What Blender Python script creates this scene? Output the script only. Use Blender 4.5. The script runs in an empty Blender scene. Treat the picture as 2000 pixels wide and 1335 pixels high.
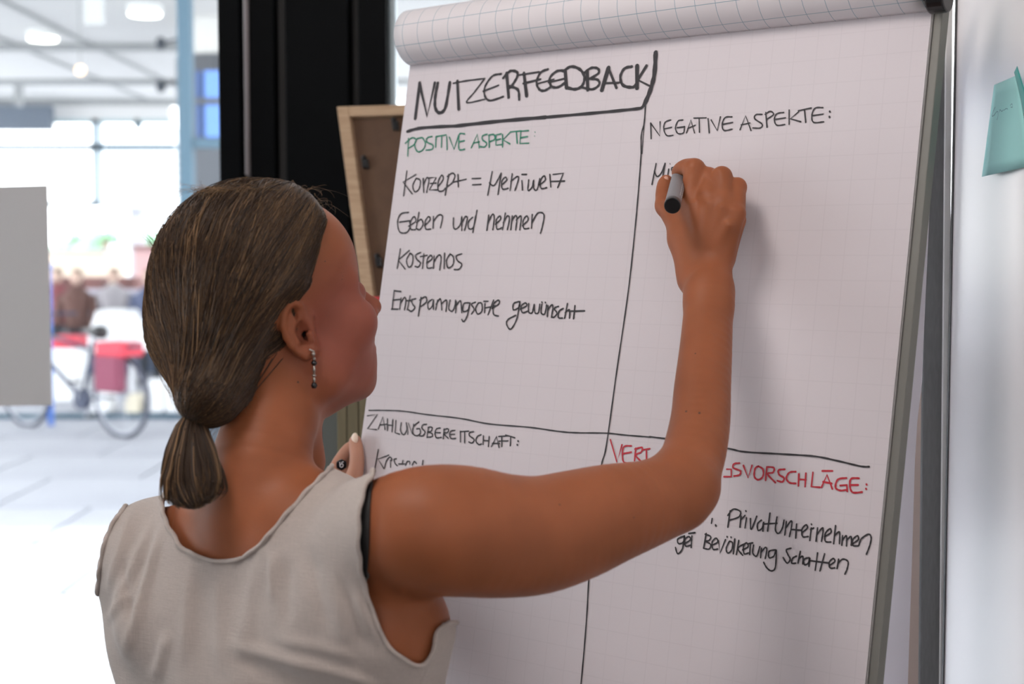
import bpy, bmesh, math, random
import numpy as np
from mathutils import Vector, Matrix, Quaternion

# ------------------------------------------------------------------ camera, world, light, exposure
SC = bpy.context.scene
COL = SC.collection
CAM = Vector((0.0, 0.0, 1.55)); FPX = 2777.78; PITCH = math.radians(3.65)
cd = bpy.data.cameras.new('camera'); cam = bpy.data.objects.new('camera', cd); COL.objects.link(cam)
cd.sensor_width = 36; cd.lens = 50; cd.clip_start = 0.05; cd.clip_end = 300
cam.location = CAM; cam.rotation_euler = (math.pi/2 - PITCH, 0, 0)
cd.dof.use_dof = True; cd.dof.focus_distance = 1.46; cd.dof.aperture_fstop = 5.0
SC.camera = cam
vs = SC.view_settings
vs.view_transform = 'Standard'; vs.look = 'None'; vs.gamma = 1; vs.use_curve_mapping = False
vs.exposure = 0.52
w = bpy.data.worlds.new('world'); SC.world = w; w.use_nodes = True
bg = w.node_tree.nodes['Background']; bg.inputs[0].default_value = (0.97, 0.935, 0.965, 1); bg.inputs[1].default_value = 4.6
def light(name, kind, loc, energy, color, size=1.0, size_y=None, target=None, rot=None):
    l = bpy.data.lights.new(name, kind); l.energy = energy; l.color = color
    if kind == 'AREA':
        l.size = size
        if size_y: l.shape = 'RECTANGLE'; l.size_y = size_y
    if kind == 'SUN': l.angle = math.radians(size)
    o = bpy.data.objects.new(name, l); COL.objects.link(o); o.location = loc
    if target is not None: o.rotation_euler = (Vector(target) - Vector(loc)).to_track_quat('-Z', 'Y').to_euler()
    if rot: o.rotation_euler = rot
    return o
light('sun', 'SUN', (0, 0, 20), 4.0, (1, 0.96, 0.90), 2.0, target=(4, 7, 0))
light('ceiling_and_fill_light', 'AREA', (-0.55, 0.75, 2.72), 11, (1, 0.90, 0.85), 0.6, target=(0.4, 1.3, 1.4))
light('ceiling_and_fill_light', 'AREA', (0.40, -1.2, 2.15), 4, (1, 0.92, 0.90), 0.9, target=(0.2, 1.4, 0.9))  # unseen low fill, added to lift the paper under the arm
light('ceiling_and_fill_light', 'AREA', (-0.8, -2.0, 2.30), 9, (1, 0.91, 0.87), 1.8, target=(0.4, 1.3, 1.2))  # unseen broad fill behind the camera, added to brighten the paper frontally

# ------------------------------------------------------------------ photograph geometry
cp, sp = math.cos(PITCH), math.sin(PITCH)
def ray(px, py):
    a = (px - 1000) / FPX; b = (667.5 - py) / FPX
    return Vector((a, cp + b*sp, -sp + b*cp))
def P(px, py, Y):
    r = ray(px, py); return CAM + r * (Y / r.y)
def proj(v):                                   # (n,3) -> pixels
    d = np.asarray(v, dtype=float) - np.array(CAM)
    z = d[..., 1]*cp - d[..., 2]*sp; u = d[..., 1]*sp + d[..., 2]*cp
    return np.stack([1000 + FPX*d[..., 0]/z, 667.5 - FPX*u/z], -1)
def ground(px, py, z=0.0):
    r = ray(px, py); return CAM + r * ((z - CAM.z) / r.z)
def px2m(n, Y): return n * Y / FPX

# ------------------------------------------------------------------ materials
def mat(name, col, rough=0.6, metal=0.0, noise=None, bump=None, sss=0.0, emit=None, spec=0.5, trans=0.0, sheen=0.0):
    m = bpy.data.materials.new(name); m.use_nodes = True
    nt = m.node_tree; b = nt.nodes['Principled BSDF']
    b.inputs['Base Color'].default_value = (*col, 1); b.inputs['Roughness'].default_value = rough
    b.inputs['Metallic'].default_value = metal; b.inputs['Specular IOR Level'].default_value = spec
    if trans: b.inputs['Transmission Weight'].default_value = trans
    if sheen: b.inputs['Sheen Weight'].default_value = sheen
    if sss:
        b.inputs['Subsurface Weight'].default_value = sss
        b.inputs['Subsurface Radius'].default_value = (1.0, 0.35, 0.2); b.inputs['Subsurface Scale'].default_value = 0.006
    if emit:
        b.inputs['Emission Color'].default_value = (*emit[0], 1); b.inputs['Emission Strength'].default_value = emit[1]
    tc = nt.nodes.new('ShaderNodeTexCoord')
    def nz(scale, detail, stretch):
        mp = nt.nodes.new('ShaderNodeMapping'); mp.inputs['Scale'].default_value = stretch
        n = nt.nodes.new('ShaderNodeTexNoise'); n.inputs['Scale'].default_value = scale; n.inputs['Detail'].default_value = detail
        nt.links.new(tc.outputs['Object'], mp.inputs[0]); nt.links.new(mp.outputs[0], n.inputs['Vector']); return n
    if noise:                                  # (scale, second colour, stretch)
        n = nz(noise[0], 5, noise[2] if len(noise) > 2 else (1, 1, 1))
        r = nt.nodes.new('ShaderNodeValToRGB'); r.color_ramp.elements[0].position = 0.35; r.color_ramp.elements[1].position = 0.65
        r.color_ramp.elements[0].color = (*col, 1); r.color_ramp.elements[1].color = (*noise[1], 1)
        nt.links.new(n.outputs['Fac'], r.inputs[0]); nt.links.new(r.outputs[0], b.inputs['Base Color'])
    if bump:                                   # (scale, strength, stretch)
        n = nz(bump[0], 4, bump[2] if len(bump) > 2 else (1, 1, 1))
        bp = nt.nodes.new('ShaderNodeBump'); bp.inputs['Strength'].default_value = bump[1]; bp.inputs['Distance'].default_value = 0.002
        nt.links.new(n.outputs['Fac'], bp.inputs['Height']); nt.links.new(bp.outputs[0], b.inputs['Normal'])
    return m
def grid_mat(name, col, line, step, width, amount):
    m = mat(name, col, 0.75, bump=(60, 0.08)); nt = m.node_tree; b = nt.nodes['Principled BSDF']
    uv = nt.nodes.new('ShaderNodeUVMap'); sx = nt.nodes.new('ShaderNodeSeparateXYZ'); nt.links.new(uv.outputs[0], sx.inputs[0])
    outs = []
    for k in (0, 1):
        mo = nt.nodes.new('ShaderNodeMath'); mo.operation = 'PINGPONG'; mo.inputs[1].default_value = step/2
        lt = nt.nodes.new('ShaderNodeMath'); lt.operation = 'LESS_THAN'; lt.inputs[1].default_value = width/2
        nt.links.new(sx.outputs[k], mo.inputs[0]); nt.links.new(mo.outputs[0], lt.inputs[0]); outs.append(lt)
    mx = nt.nodes.new('ShaderNodeMath'); mx.operation = 'MAXIMUM'
    nt.links.new(outs[0].outputs[0], mx.inputs[0]); nt.links.new(outs[1].outputs[0], mx.inputs[1])
    ml = nt.nodes.new('ShaderNodeMath'); ml.operation = 'MULTIPLY'; ml.inputs[1].default_value = amount; nt.links.new(mx.outputs[0], ml.inputs[0])
    mix = nt.nodes.new('ShaderNodeMix'); mix.data_type = 'RGBA'
    mix.inputs[6].default_value = (*col, 1); mix.inputs[7].default_value = (*line, 1)
    nt.links.new(ml.outputs[0], mix.inputs[0]); nt.links.new(mix.outputs[2], b.inputs['Base Color'])
    return m
def glass_mat(name, tint, refl=0.06):
    m = bpy.data.materials.new(name); m.use_nodes = True; nt = m.node_tree; nt.nodes.clear()
    o = nt.nodes.new('ShaderNodeOutputMaterial'); t = nt.nodes.new('ShaderNodeBsdfTransparent'); g = nt.nodes.new('ShaderNodeBsdfGlossy')
    g.inputs['Roughness'].default_value = 0.01; t.inputs[0].default_value = (*tint, 1)
    f = nt.nodes.new('ShaderNodeFresnel'); f.inputs[0].default_value = 1.45
    mx = nt.nodes.new('ShaderNodeMixShader')
    nt.links.new(f.outputs[0], mx.inputs[0]); nt.links.new(t.outputs[0], mx.inputs[1]); nt.links.new(g.outputs[0], mx.inputs[2]); nt.links.new(mx.outputs[0], o.inputs[0])
    return m

# ------------------------------------------------------------------ mesh builders
class MB:
    def __init__(s): s.v = []; s.f = []
    def add(s, vs, fs):
        n = len(s.v); s.v += [tuple(v) for v in vs]; s.f += [tuple(i+n for i in f) for f in fs]; return s
    def hexa(s, a, b):                          # two quads a (4 pts), b (4 pts)
        return s.add(list(a)+list(b), [(3,2,1,0),(4,5,6,7),(0,1,5,4),(1,2,6,5),(2,3,7,6),(3,0,4,7)])
    def box(s, c, d, ax=None):                  # centre, half sizes, axes
        ax = ax or (Vector((1,0,0)), Vector((0,1,0)), Vector((0,0,1))); c = Vector(c)
        q = lambda z: [c + ax[0]*d[0]*i + ax[1]*d[1]*j + ax[2]*d[2]*z for i, j in ((-1,-1),(1,-1),(1,1),(-1,1))]
        return s.hexa(q(-1), q(1))
    def box2(s, lo, hi):
        return s.box([(a+b)/2 for a, b in zip(lo, hi)], [(b-a)/2 for a, b in zip(lo, hi)])
    def tube(s, pts, r, n=8, closed=False, caps=True, flat=None):
        pts = [Vector(p) for p in pts]; m = len(pts)
        rs = r if hasattr(r, '__len__') else [r]*m
        up = None; vs = []
        for i, p in enumerate(pts):
            if closed: t = pts[(i+1) % m] - pts[i-1]
            else: t = pts[min(i+1, m-1)] - pts[max(i-1, 0)]
            if t.length < 1e-9: t = Vector((0,0,1))
            t.normalize()
            if up is None:
                up = Vector((0,0,1)) if abs(t.z) < .9 else Vector((1,0,0))
            x = up - t*up.dot(t)
            if x.length < 1e-6: x = t.orthogonal()
            x.normalize(); up = x; y = t.cross(x)
            for k in range(n):
                a = 2*math.pi*k/n; vs.append(p + x*math.cos(a)*rs[i] + y*math.sin(a)*rs[i])
        fs = []
        for i in range(m if closed else m-1):
            j = (i+1) % m
            for k in range(n): fs.append((i*n+k, i*n+(k+1) % n, j*n+(k+1) % n, j*n+k))
        if caps and not closed: fs.append(tuple(range(n))[::-1]); fs.append(tuple((m-1)*n+k for k in range(n)))
        return s.add(vs, fs)
    def ball(s, c, r, nu=14, nv=9, ax=None):
        c = Vector(c); r = r if hasattr(r, '__len__') else (r, r, r)
        ax = ax or (Vector((1,0,0)), Vector((0,1,0)), Vector((0,0,1)))
        vs = []; fs = []
        for j in range(1, nv):
            th = math.pi*j/nv
            for i in range(nu):
                a = 2*math.pi*i/nu
                vs.append(c + ax[0]*r[0]*math.sin(th)*math.cos(a) + ax[1]*r[1]*math.sin(th)*math.sin(a) + ax[2]*r[2]*math.cos(th))
        for j in range(nv-2):
            for i in range(nu): fs.append((j*nu+i, (j+1)*nu+i, (j+1)*nu+(i+1) % nu, j*nu+(i+1) % nu))
        vs += [c + ax[2]*r[2], c - ax[2]*r[2]]; t, b = len(vs)-2, len(vs)-1
        for i in range(nu): fs.append((t, i, (i+1) % nu)); fs.append((b, (nv-2)*nu+(i+1) % nu, (nv-2)*nu+i))
        return s.add(vs, fs)
    def build(s, name, m, parent=None, smooth=False, bevel=0, loc=None, **props):
        return mk(name, s.v, s.f, m, parent, smooth, bevel, loc, **props)
def base_of(o):
    v = Vector(o.location); p = o.parent
    while p: v += Vector(p.location); p = p.parent
    return v
def mk(name, v, f, m, parent=None, smooth=False, bevel=0, loc=None, **props):
    v = np.asarray(v, dtype=np.float64).reshape(-1, 3)
    if parent is not None: off = np.array(base_of(parent))
    else:
        off = np.array(loc) if loc is not None else np.array([(v[:,0].min()+v[:,0].max())/2, (v[:,1].min()+v[:,1].max())/2, v[:,2].min()])
    me = bpy.data.meshes.new(name)
    if isinstance(f, np.ndarray):
        n = f.shape[1]; me.vertices.add(len(v)); me.vertices.foreach_set('co', (v-off).astype(np.float32).ravel())
        me.loops.add(f.size); me.loops.foreach_set('vertex_index', f.astype(np.int32).ravel())
        me.polygons.add(len(f)); me.polygons.foreach_set('loop_start', np.arange(0, f.size, n, dtype=np.int32))
        me.update(calc_edges=True)
    else:
        me.from_pydata((v-off).tolist(), [], f)
    if smooth: me.polygons.foreach_set('use_smooth', [True]*len(me.polygons))
    me.materials.append(m)
    o = bpy.data.objects.new(name, me); COL.objects.link(o)
    if parent is not None: o.parent = parent
    else: o.location = off
    if bevel:
        b = o.modifiers.new('bevel', 'BEVEL'); b.width = bevel; b.segments = 2; b.limit_method = 'ANGLE'
    for k, x in props.items(): o[k] = x
    return o
def thing(name, loc, label=None, category=None, group=None, kind=None):
    o = bpy.data.objects.new(name, None); COL.objects.link(o); o.location = loc; o.empty_display_size = 0.1
    for k, x in (('label', label), ('category', category), ('group', group), ('kind', kind)):
        if x: o[k] = x
    return o
def catmull(pts, n=6):
    pts = [np.array(p, dtype=float) for p in pts]
    if len(pts) < 3: return pts
    out = []
    for i in range(len(pts)-1):
        p0 = pts[max(i-1, 0)]; p1 = pts[i]; p2 = pts[i+1]; p3 = pts[min(i+2, len(pts)-1)]
        for k in range(n):
            t = k/n
            out.append(0.5*((2*p1) + (-p0+p2)*t + (2*p0-5*p1+4*p2-p3)*t*t + (-p0+3*p1-3*p2+p3)*t**3))
    out.append(pts[-1]); return out
# ------------------------------------------------------------------ setting: room shell
M_wall = mat('wall paint', (0.62, 0.57, 0.55), 0.9, bump=(180, 0.1))
M_ceil = mat('ceiling paint', (0.75, 0.74, 0.72), 0.95)
M_floor = mat('grey carpet floor', (0.16, 0.16, 0.17), 0.95, noise=(90, (0.11, 0.11, 0.12)))
M_black = mat('black powder coated metal', (0.002, 0.003, 0.004), 0.5, spec=.06)
M_black2 = mat('black groove rubber', (0.004, 0.005, 0.006), 0.6)
M_gframe = mat('pale window frame', (0.50, 0.62, 0.68), 0.4)
M_greym = mat('grey cable cover', (0.36, 0.33, 0.34), 0.5)
MB().box2((-4.2, -2.6, -0.1), (1.6, 2.72, 0)).build('floor', M_floor, kind='structure')
MB().box2((-4.2, -2.6, 2.8), (1.6, 2.9, 2.9)).build('ceiling', M_ceil, kind='structure')
MB().box2((-4.2, -2.7, 0), (1.6, -2.6, 2.8)).build('wall_back', M_wall, kind='structure')
MB().box2((1.6, -2.7, 0), (1.7, 2.9, 2.8)).build('wall_right', M_wall, kind='structure')
MB().box2((1.35, 2.62, 0), (1.6, 2.74, 2.8)).build('wall_front', M_wall, kind='structure')
# window front: panes between black mullions
WY = 2.66
win = thing('window_1', (-1.2, WY, 0), kind='structure')
def vert(px0, px1, y0=WY-.03, y1=WY+.03, m=M_black, name='mullion', z0=0.0, z1=2.8, par=None):
    a = P(px0, 490, WY).x; b = P(px1, 490, WY).x
    return MB().box2((a, y0, z0), (b, y1, z1)).build(name, m, par or win, bevel=0.003)
vert(437, 480); vert(480, 493, WY-.004, WY+.03, M_black2, 'mullion_groove')
vert(493, 546); vert(546, 569, WY-.005, WY+.03, M_black2, 'mullion_groove')
vert(569, 690, WY-.05, WY+.03); vert(690, 708, WY-.01, WY+.03, M_black2, 'mullion_groove')
vert(708, 762, WY-.05, WY+.03); vert(763, 776, WY-.02, WY+.02, M_gframe, 'window_frame')
vert(1440, 1500, m=M_black)
rod = P(486, 490, WY-.036).x
MB().tube([(rod, WY-.036, 1.69), (rod, WY-.036, 2.8)], px2m(5.3, WY), 10).build('cable_cover', M_greym, win, smooth=True)
MB().tube([(rod+.002, WY-.036, 1.2), (rod+.002, WY-.036, 1.69)], px2m(3.2, WY), 10).build('cable_cover', mat('dark cable', (.12,.12,.125), .5), win, smooth=True)
MB().box2((-4.2, WY-.04, 0), (P(437, 490, WY).x, WY+.04, .06)).build('window_sill', M_black, win)
MB().box2((-4.2, WY-.04, 2.72), (1.35, WY+.04, 2.8)).build('window_header', M_black, win)
M_glass = glass_mat('window glass', (0.93, 0.97, 0.97))
MB().box2((-2.6, WY-.004, .06), (P(437, 490, WY).x, WY+.004, 2.72)).build('pane', M_glass, win)
MB().box2((P(776, 490, WY).x, WY-.004, .06), (P(1440, 490, WY).x, WY+.004, 2.72)).build('pane', M_glass, win)
MB().box2((P(1500, 490, WY).x, WY-.004, .06), (1.35, WY+.004, 2.72)).build('pane', M_glass, win)
MB().box2((-4.3, -2.7, 0), (-4.2, 1.1, 2.8)).build('wall_left', M_wall, kind='structure')
win2 = thing('unseen_window_2', (-4.2, 1.9, 0), kind='structure')  # unseen side window, opened to bring in more daylight from the left
for y in (1.12, 2.62): MB().box2((-4.28, y-.03, 0), (-4.2, y+.03, 2.8)).build('mullion', M_black, win2)
MB().box2((-4.245, 1.15, .06), (-4.237, 2.59, 2.74)).build('pane', M_glass, win2)
MB().box2((-2.66, WY-.03, 0), (-2.6, WY+.03, 2.8)).build('mullion', M_black, win)
MB().box2((-4.12, WY-.004, .06), (-2.66, WY+.004, 2.72)).build('pane', M_glass, win)

# sheet taped on the glass
M_sheet = mat('grey white poster paper', (0.74, 0.73, 0.725), 0.8, bump=(20, .1)); nt = M_sheet.node_tree; tl = nt.nodes.new('ShaderNodeBsdfTranslucent'); tl.inputs[0].default_value = (.70, .70, .71, 1)
ms = nt.nodes.new('ShaderNodeMixShader'); ms.inputs[0].default_value = .22; nt.links.new(nt.nodes['Principled BSDF'].outputs[0], ms.inputs[1]); nt.links.new(tl.outputs[0], ms.inputs[2]); nt.links.new(ms.outputs[0], nt.nodes['Material Output'].inputs[0])
g = 2.64
sh = [P(-330, 372, g), P(-325, 798, g), P(101, 791, g), P(93, 361, g)]
MB().hexa([v+Vector((0, .0012, 0)) for v in sh], sh).build('paper_sheet', M_sheet,
    label='blank grey-white poster sheet stuck to the window glass at the far left', category='paper')

# ------------------------------------------------------------------ flip chart
TH = math.radians(37.2); PH = math.radians(10.7)
NH = Vector((math.sin(TH), math.cos(TH), 0))                # away from the viewer
BU = Vector((math.cos(TH), -math.sin(TH), 0))               # to the right along the board
BV = Vector((0, 0, 1))*math.cos(PH) + NH*math.sin(PH)       # up along the board
BN = BU.cross(BV); BN = -BN if BN.y > 0 else BN             # towards the viewer
BO = P(1600, 580, 1.40)
def onb(px, py, lift=0.0):
    r = ray(px, py); q = BO + BN*lift
    return CAM + r * ((q - CAM).dot(BN) / r.dot(BN))
def uv_of(p): d = Vector(p) - BO; return (d.dot(BU), d.dot(BV))
ink0 = 0.0006
TL, TR = onb(800, 137), onb(1822, 24)
uL, uR = uv_of(onb(752, 500))[0], uv_of(onb(1760, 640))[0]
def pl(u, v, n=0.0): return BO + BU*u + BV*v + BN*n
vT = uv_of(onb(1300, 78))[1]; vB = vT - 0.98
M_paper = grid_mat('flip chart paper', (0.63, 0.59, 0.62), (0.48, 0.45, 0.48), 0.025, 0.0010, 0.20)
M_roll = grid_mat('squared paper face', (0.69, 0.66, 0.68), (0.15, 0.29, 0.37), 0.025, 0.0007, 0.8)
M_alu = mat('grey aluminium profile', (0.19, 0.19, 0.175), 0.55, 0.1)
M_dgrey = mat('dark grey plastic', (0.05, 0.05, 0.052), 0.45)
M_blk = mat('black plastic', (0.008, 0.008, 0.009), 0.3)
fc = thing('flip_chart', pl((uL+uR)/2, vB, 0) * 1.0, 'flip chart easel with a hand-lettered white squared sheet, top page rolled over', 'flip chart')
fc.location.z = 0
# exact sheet outline: edges through the traced points
eL = [onb(803, 118), onb(800, 135), onb(752, 500), onb(705, 860), onb(645, 1335)]
def edgeline(a, b, v):
    ua, va = uv_of(a); ub, vb = uv_of(b); return ua + (ub-ua)*(v-va)/(vb-va)
Lu = lambda v: edgeline(onb(800, 135), onb(705, 860), v)
Ru = lambda v: edgeline(onb(1820, 24), onb(1690, 1335), v)
vs_, fs_, uvs_ = [], [], []
NUu, NVv = 24, 30
for j in range(NVv+1):
    v = vT + 0.03 - (vT+0.03-vB)*j/NVv
    for i in range(NUu+1):
        a = i/NUu; u = Lu(v)*(1-a) + Ru(v)*a
        lift = 0.0
        vs_.append(pl(u, v, lift)); uvs_.append((u, v))
for j in range(NVv):
    for i in range(NUu): q = j*(NUu+1)+i; fs_.append((q, q+NUu+1, q+NUu+2, q+1))
sheet = mk('writing_sheet', vs_, fs_, M_paper, fc)
ul = sheet.data.uv_layers.new(name='UVMap')
for lp in sheet.data.loops: ul.data[lp.index].uv = (uvs_[lp.vertex_index][0]+1.003, uvs_[lp.vertex_index][1]+1.008)
sheet.modifiers.new('solid', 'SOLIDIFY').thickness = 0.0002
# pad of further pages and the board
def slab(v0, v1, n0, n1, inl, inr):
    q = lambda n: [pl(Lu(v0)+inl, v0, n), pl(Ru(v0)-inr, v0, n), pl(Ru(v1)-inr, v1, n), pl(Lu(v1)+inl, v1, n)]
    return MB().hexa(q(n0), q(n1))
slab(vB, vT+.03, -0.0045, -0.0006, .003, .0025).build('page_pad', mat('page edges', (.62,.6,.6), .9), fc)
slab(vB-.02, vT+.03, -0.018, -0.005, .006, .002).build('back_board', mat('board white lacquer', (.5,.5,.5), .4), fc)
# right frame profile next to the paper (two faces and a bright lip)
def fr(off0, off1, n0, n1, m, name, v0=None, v1=None):
    v0 = vB-.03 if v0 is None else v0; v1 = vT+.05 if v1 is None else v1
    q = lambda n: [pl(Ru(v0)+off0, v0, n), pl(Ru(v0)+off1, v0, n), pl(Ru(v1)+off1, v1, n), pl(Ru(v1)+off0, v1, n)]
    return MB().hexa(q(n0), q(n1)).build(name, m, fc, bevel=.0008)
fr(0.0005, .0022, -.018, .001, mat('bright aluminium lip', (.26,.25,.245), .45, .2), 'frame_lip')
fr(0.0022, .0105, -.018, -.001, M_alu, 'frame_profile')
v0, v1 = vB-.03, vT+.05
q = lambda n: [pl(Lu(v0)+.002, v0, n), pl(Lu(v0)+.010, v0, n), pl(Lu(v1)+.010, v1, n), pl(Lu(v1)+.002, v1, n)]
MB().hexa(q(-.018), q(-.006)).build('frame_profile', M_alu, fc)
slab(vB-.045, vB-.02, -.03, .03, .0, .0).build('pen_tray', M_alu, fc, bevel=.002)
# clamp bar at the top under the roll, black end cap
slab(vT+.012, vT+.05, -.02, .012, .0, -.004).build('clamp_bar', M_dgrey, fc, bevel=.003)
# legs of the easel
for k, (u, n) in enumerate(((Lu(vB)+.08, .02), (Ru(vB)-.08, .02))):
    a = pl(u, vB+.1, -.02); b = Vector((a.x + BN.x*.12, a.y + BN.y*.12, 0.0))
    MB().tube([a, b], .011, 10).build('leg', M_alu, fc, smooth=True)
a = pl((uL+uR)/2, vT, -.025); b = Vector((a.x + NH.x*.42, a.y + NH.y*.42, 0)); b.y = min(b.y, 2.4)
MB().tube([a, b], .011, 10).build('leg', M_alu, fc, smooth=True)
# the rolled over page: a skewed half pipe with blue-green squares
RV = 0.034
def roll_pt(a, s):                               # a along width 0..1, s arc length
    v0 = vT + 0.001; uLr = Lu(v0)+.001; uRr = Ru(v0)-.002
    R = 0.0345 + 0.004*a
    ang = s / R
    if ang < math.pi*1.05:
        n = R*math.sin(ang)*1.06; v = R*(1-math.cos(ang))
    else:
        e = s - math.pi*1.05*R; n = R*math.sin(math.pi*1.05)*1.06 - 0.0 - e*math.sin(math.radians(9)) ; v = R*(1-math.cos(math.pi*1.05)) - e*.05
        n = -e*0.7 ; v = 2*R - e*.25
    return pl(uLr + (uRr-uLr)*a, v0 + v, n + .0008)
NA, NS = 40, 34; vs_, fs_, uvs_ = [], [], []
SL = 0.034*math.pi*1.05 + .05
for j in range(NS+1):
    for i in range(NA+1):
        a = i/NA; s = SL*j/NS
        vs_.append(roll_pt(a, s)); uvs_.append((a*.69 + .0105, s + .0165 - .0105*a + 1))
for j in range(NS):
    for i in range(NA): q = j*(NA+1)+i; fs_.append((q, q+1, q+NA+2, q+NA+1))
rollo = mk('rolled_page', vs_, fs_, M_roll, fc, smooth=True)
ul = rollo.data.uv_layers.new(name='UVMap')
for lp in rollo.data.loops: ul.data[lp.index].uv = uvs_[lp.vertex_index]
sm = rollo.modifiers.new('solid', 'SOLIDIFY'); sm.thickness = 0.0006; sm.offset = 0
# black end cap at the right of the bar
c0 = onb(1832, -8, .022)
MB().tube([c0 - BU*.008, c0 + BU*.010], .0165, 24).build('end_cap', M_blk, fc, smooth=False, bevel=.002)
# pages flipped to the back, hanging behind the board
YB = 1.52
M_back = mat('white page backs', (.92, .88, .93), .8); nt = M_back.node_tree; tl = nt.nodes.new('ShaderNodeBsdfTranslucent'); tl.inputs[0].default_value = (.95, .92, .95, 1)
ms = nt.nodes.new('ShaderNodeMixShader'); ms.inputs[0].default_value = .55; nt.links.new(nt.nodes['Principled BSDF'].outputs[0], ms.inputs[1]); nt.links.new(tl.outputs[0], ms.inputs[2]); nt.links.new(ms.outputs[0], nt.nodes['Material Output'].inputs[0])
pts = [(1839, -60), (1837, 0), (1829, 180), (1816, 400), (1805, 640), (1801, 745), (1792, 820), (1787, 900), (1781, 1100), (1773, 1340), (1762, 1700)]
vs_, fs_ = [], []
for i, (x, y) in enumerate(pts):
    e = P(x, y, YB - .02 + .012*math.sin(i*.9))
    for k in range(7):
        t = k/6; q = e + Vector((-BU.x*.5*t, -BU.y*.5*t + .012*math.sin(t*9+i*.4)*(1 if k else 0), 0)); vs_.append(q)
for i in range(len(pts)-1):
    for k in range(6): q = i*7+k; fs_.append((q, q+7, q+8, q+1))
o = mk('flipped_pages', vs_, fs_, M_back, fc, smooth=True); o.modifiers.new('solid', 'SOLIDIFY').thickness = .002
# ------------------------------------------------------------------ handwriting on the sheet (flat ink strokes in the sheet's plane)
M_ink = mat('black marker ink', (0.022, 0.020, 0.024), 0.6)
M_green = mat('green marker ink', (0.020, 0.20, 0.125), 0.6)
M_red = mat('red marker ink', (0.46, 0.018, 0.035), 0.6)
INKN = [0]
def strokes(txt, ox, oy, sc, wpx, place):
    b = MB()
    for st in txt.split(';'):
        st = st.strip()
        if not st: continue
        wf = 1.0; straight = False
        if st[0] == '!': straight = True; st = st[1:]
        if st[0] == '*': wf = float(st[1:st.index(' ')]); st = st[st.index(' ')+1:]
        pts = [tuple(float(c) for c in q.split(',')) for q in st.split()]
        pts = [(ox + x/sc, oy + y/sc) for x, y in pts]
        if len(pts) == 1: pts = [pts[0], (pts[0][0]+.6, pts[0][1]+1.2)]
        pp = pts if (straight or len(pts) < 3) else catmull(pts, 6)
        INKN[0] += 1
        lift = ink0 + (INKN[0] % 9)*0.00002
        W = [place(x, y, lift) for x, y in pp]
        hw = wpx*1.12*wf/2 * 1.40/FPX
        n = len(W); vs = []; fs = []
        N = (BN if place is onb else WBN)
        for i, p in enumerate(W):
            t = W[min(i+1, n-1)] - W[max(i-1, 0)]
            if t.length < 1e-9: t = Vector((0,0,1))
            s = N.cross(t.normalized()).normalized()
            h = hw * (1 + .13*math.sin(i*1.7 + INKN[0]))
            vs += [p - s*h, p + s*h]
        for i in range(n-1): fs.append((2*i, 2*i+2, 2*i+3, 2*i+1))
        for e, d in ((0, -1), (n-1, 1)):         # round ends
            t = (W[e] - W[e+(1 if e == 0 else -1)]).normalized(); s = N.cross(t).normalized(); k0 = len(vs)
            vs.append(W[e])
            for k in range(7):
                a = -math.pi/2 + math.pi*k/6; vs.append(W[e] + s*hw*math.sin(a) + t*hw*math.cos(a))
            for k in range(6): fs.append((k0, k0+1+k, k0+2+k))
        b.add(vs, fs)
    return b
def write(name, txt, ox, oy, sc, wpx, m, label=None):
    o = strokes(txt, ox, oy, sc, wpx, onb).build(name, m, sheet)
    if label: o['label'] = label
    return o
A = (780, 100, 3.846); Bc = (740, 300, 3.709); C_ = (1180, 180, 4.1667); D = (620, 780, 3.3333); E = (1150, 820, 3.279)
write('heading', '''!152,238 118,505; !150,238 208,488 265,238; 288,240 270,330 268,420 300,462 345,420 378,235; *.5 405,240 500,222 640,205; !435,225 445,435;
*.45 640,205 560,310 505,385 640,360; *.6 765,170 700,185 645,260 640,330 680,370 780,340; *.5 630,300 745,255; !805,165 820,345; *.8 780,200 830,150 880,155 885,190 850,250 825,275;
*.8 830,262 890,290 900,362; !935,165 955,335; *.5 900,178 1050,155; *.6 930,242 1060,210; *.7 1115,135 1060,160 1030,230 1050,285 1090,295 1140,265; *.5 1030,245 1160,210;
*.7 1235,145 1180,150 1130,200 1140,260 1190,270 1250,230; *.5 1120,235 1240,205; 1245,150 1255,275; *.8 1230,150 1290,115 1360,140 1390,200 1370,260 1320,285 1250,270;
1410,150 1415,290; *.7 1390,160 1440,125 1490,130 1495,165 1430,205; *.7 1430,205 1490,215 1500,250 1450,285 1370,270; *1.25 1520,290 1570,125; *.7 1570,125 1630,275; *.5 1540,240 1650,235;
*.8 1745,115 1690,130 1660,190 1680,255 1750,270 1775,250; !*1.2 1785,110 1785,275; *.9 1855,110 1790,215; *.5 1790,215 1890,265;
*1.25 1925,10 1915,170 1885,290 1840,400; *.8 1840,400 1820,422 1780,432 1500,460 1100,495; *1.0 1100,495 750,525 430,560; *.9 430,560 170,575 60,602''', *A, 7.6, M_ink, 'large black capitals reading NUTZERFEEDBACK, underlined')
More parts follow.
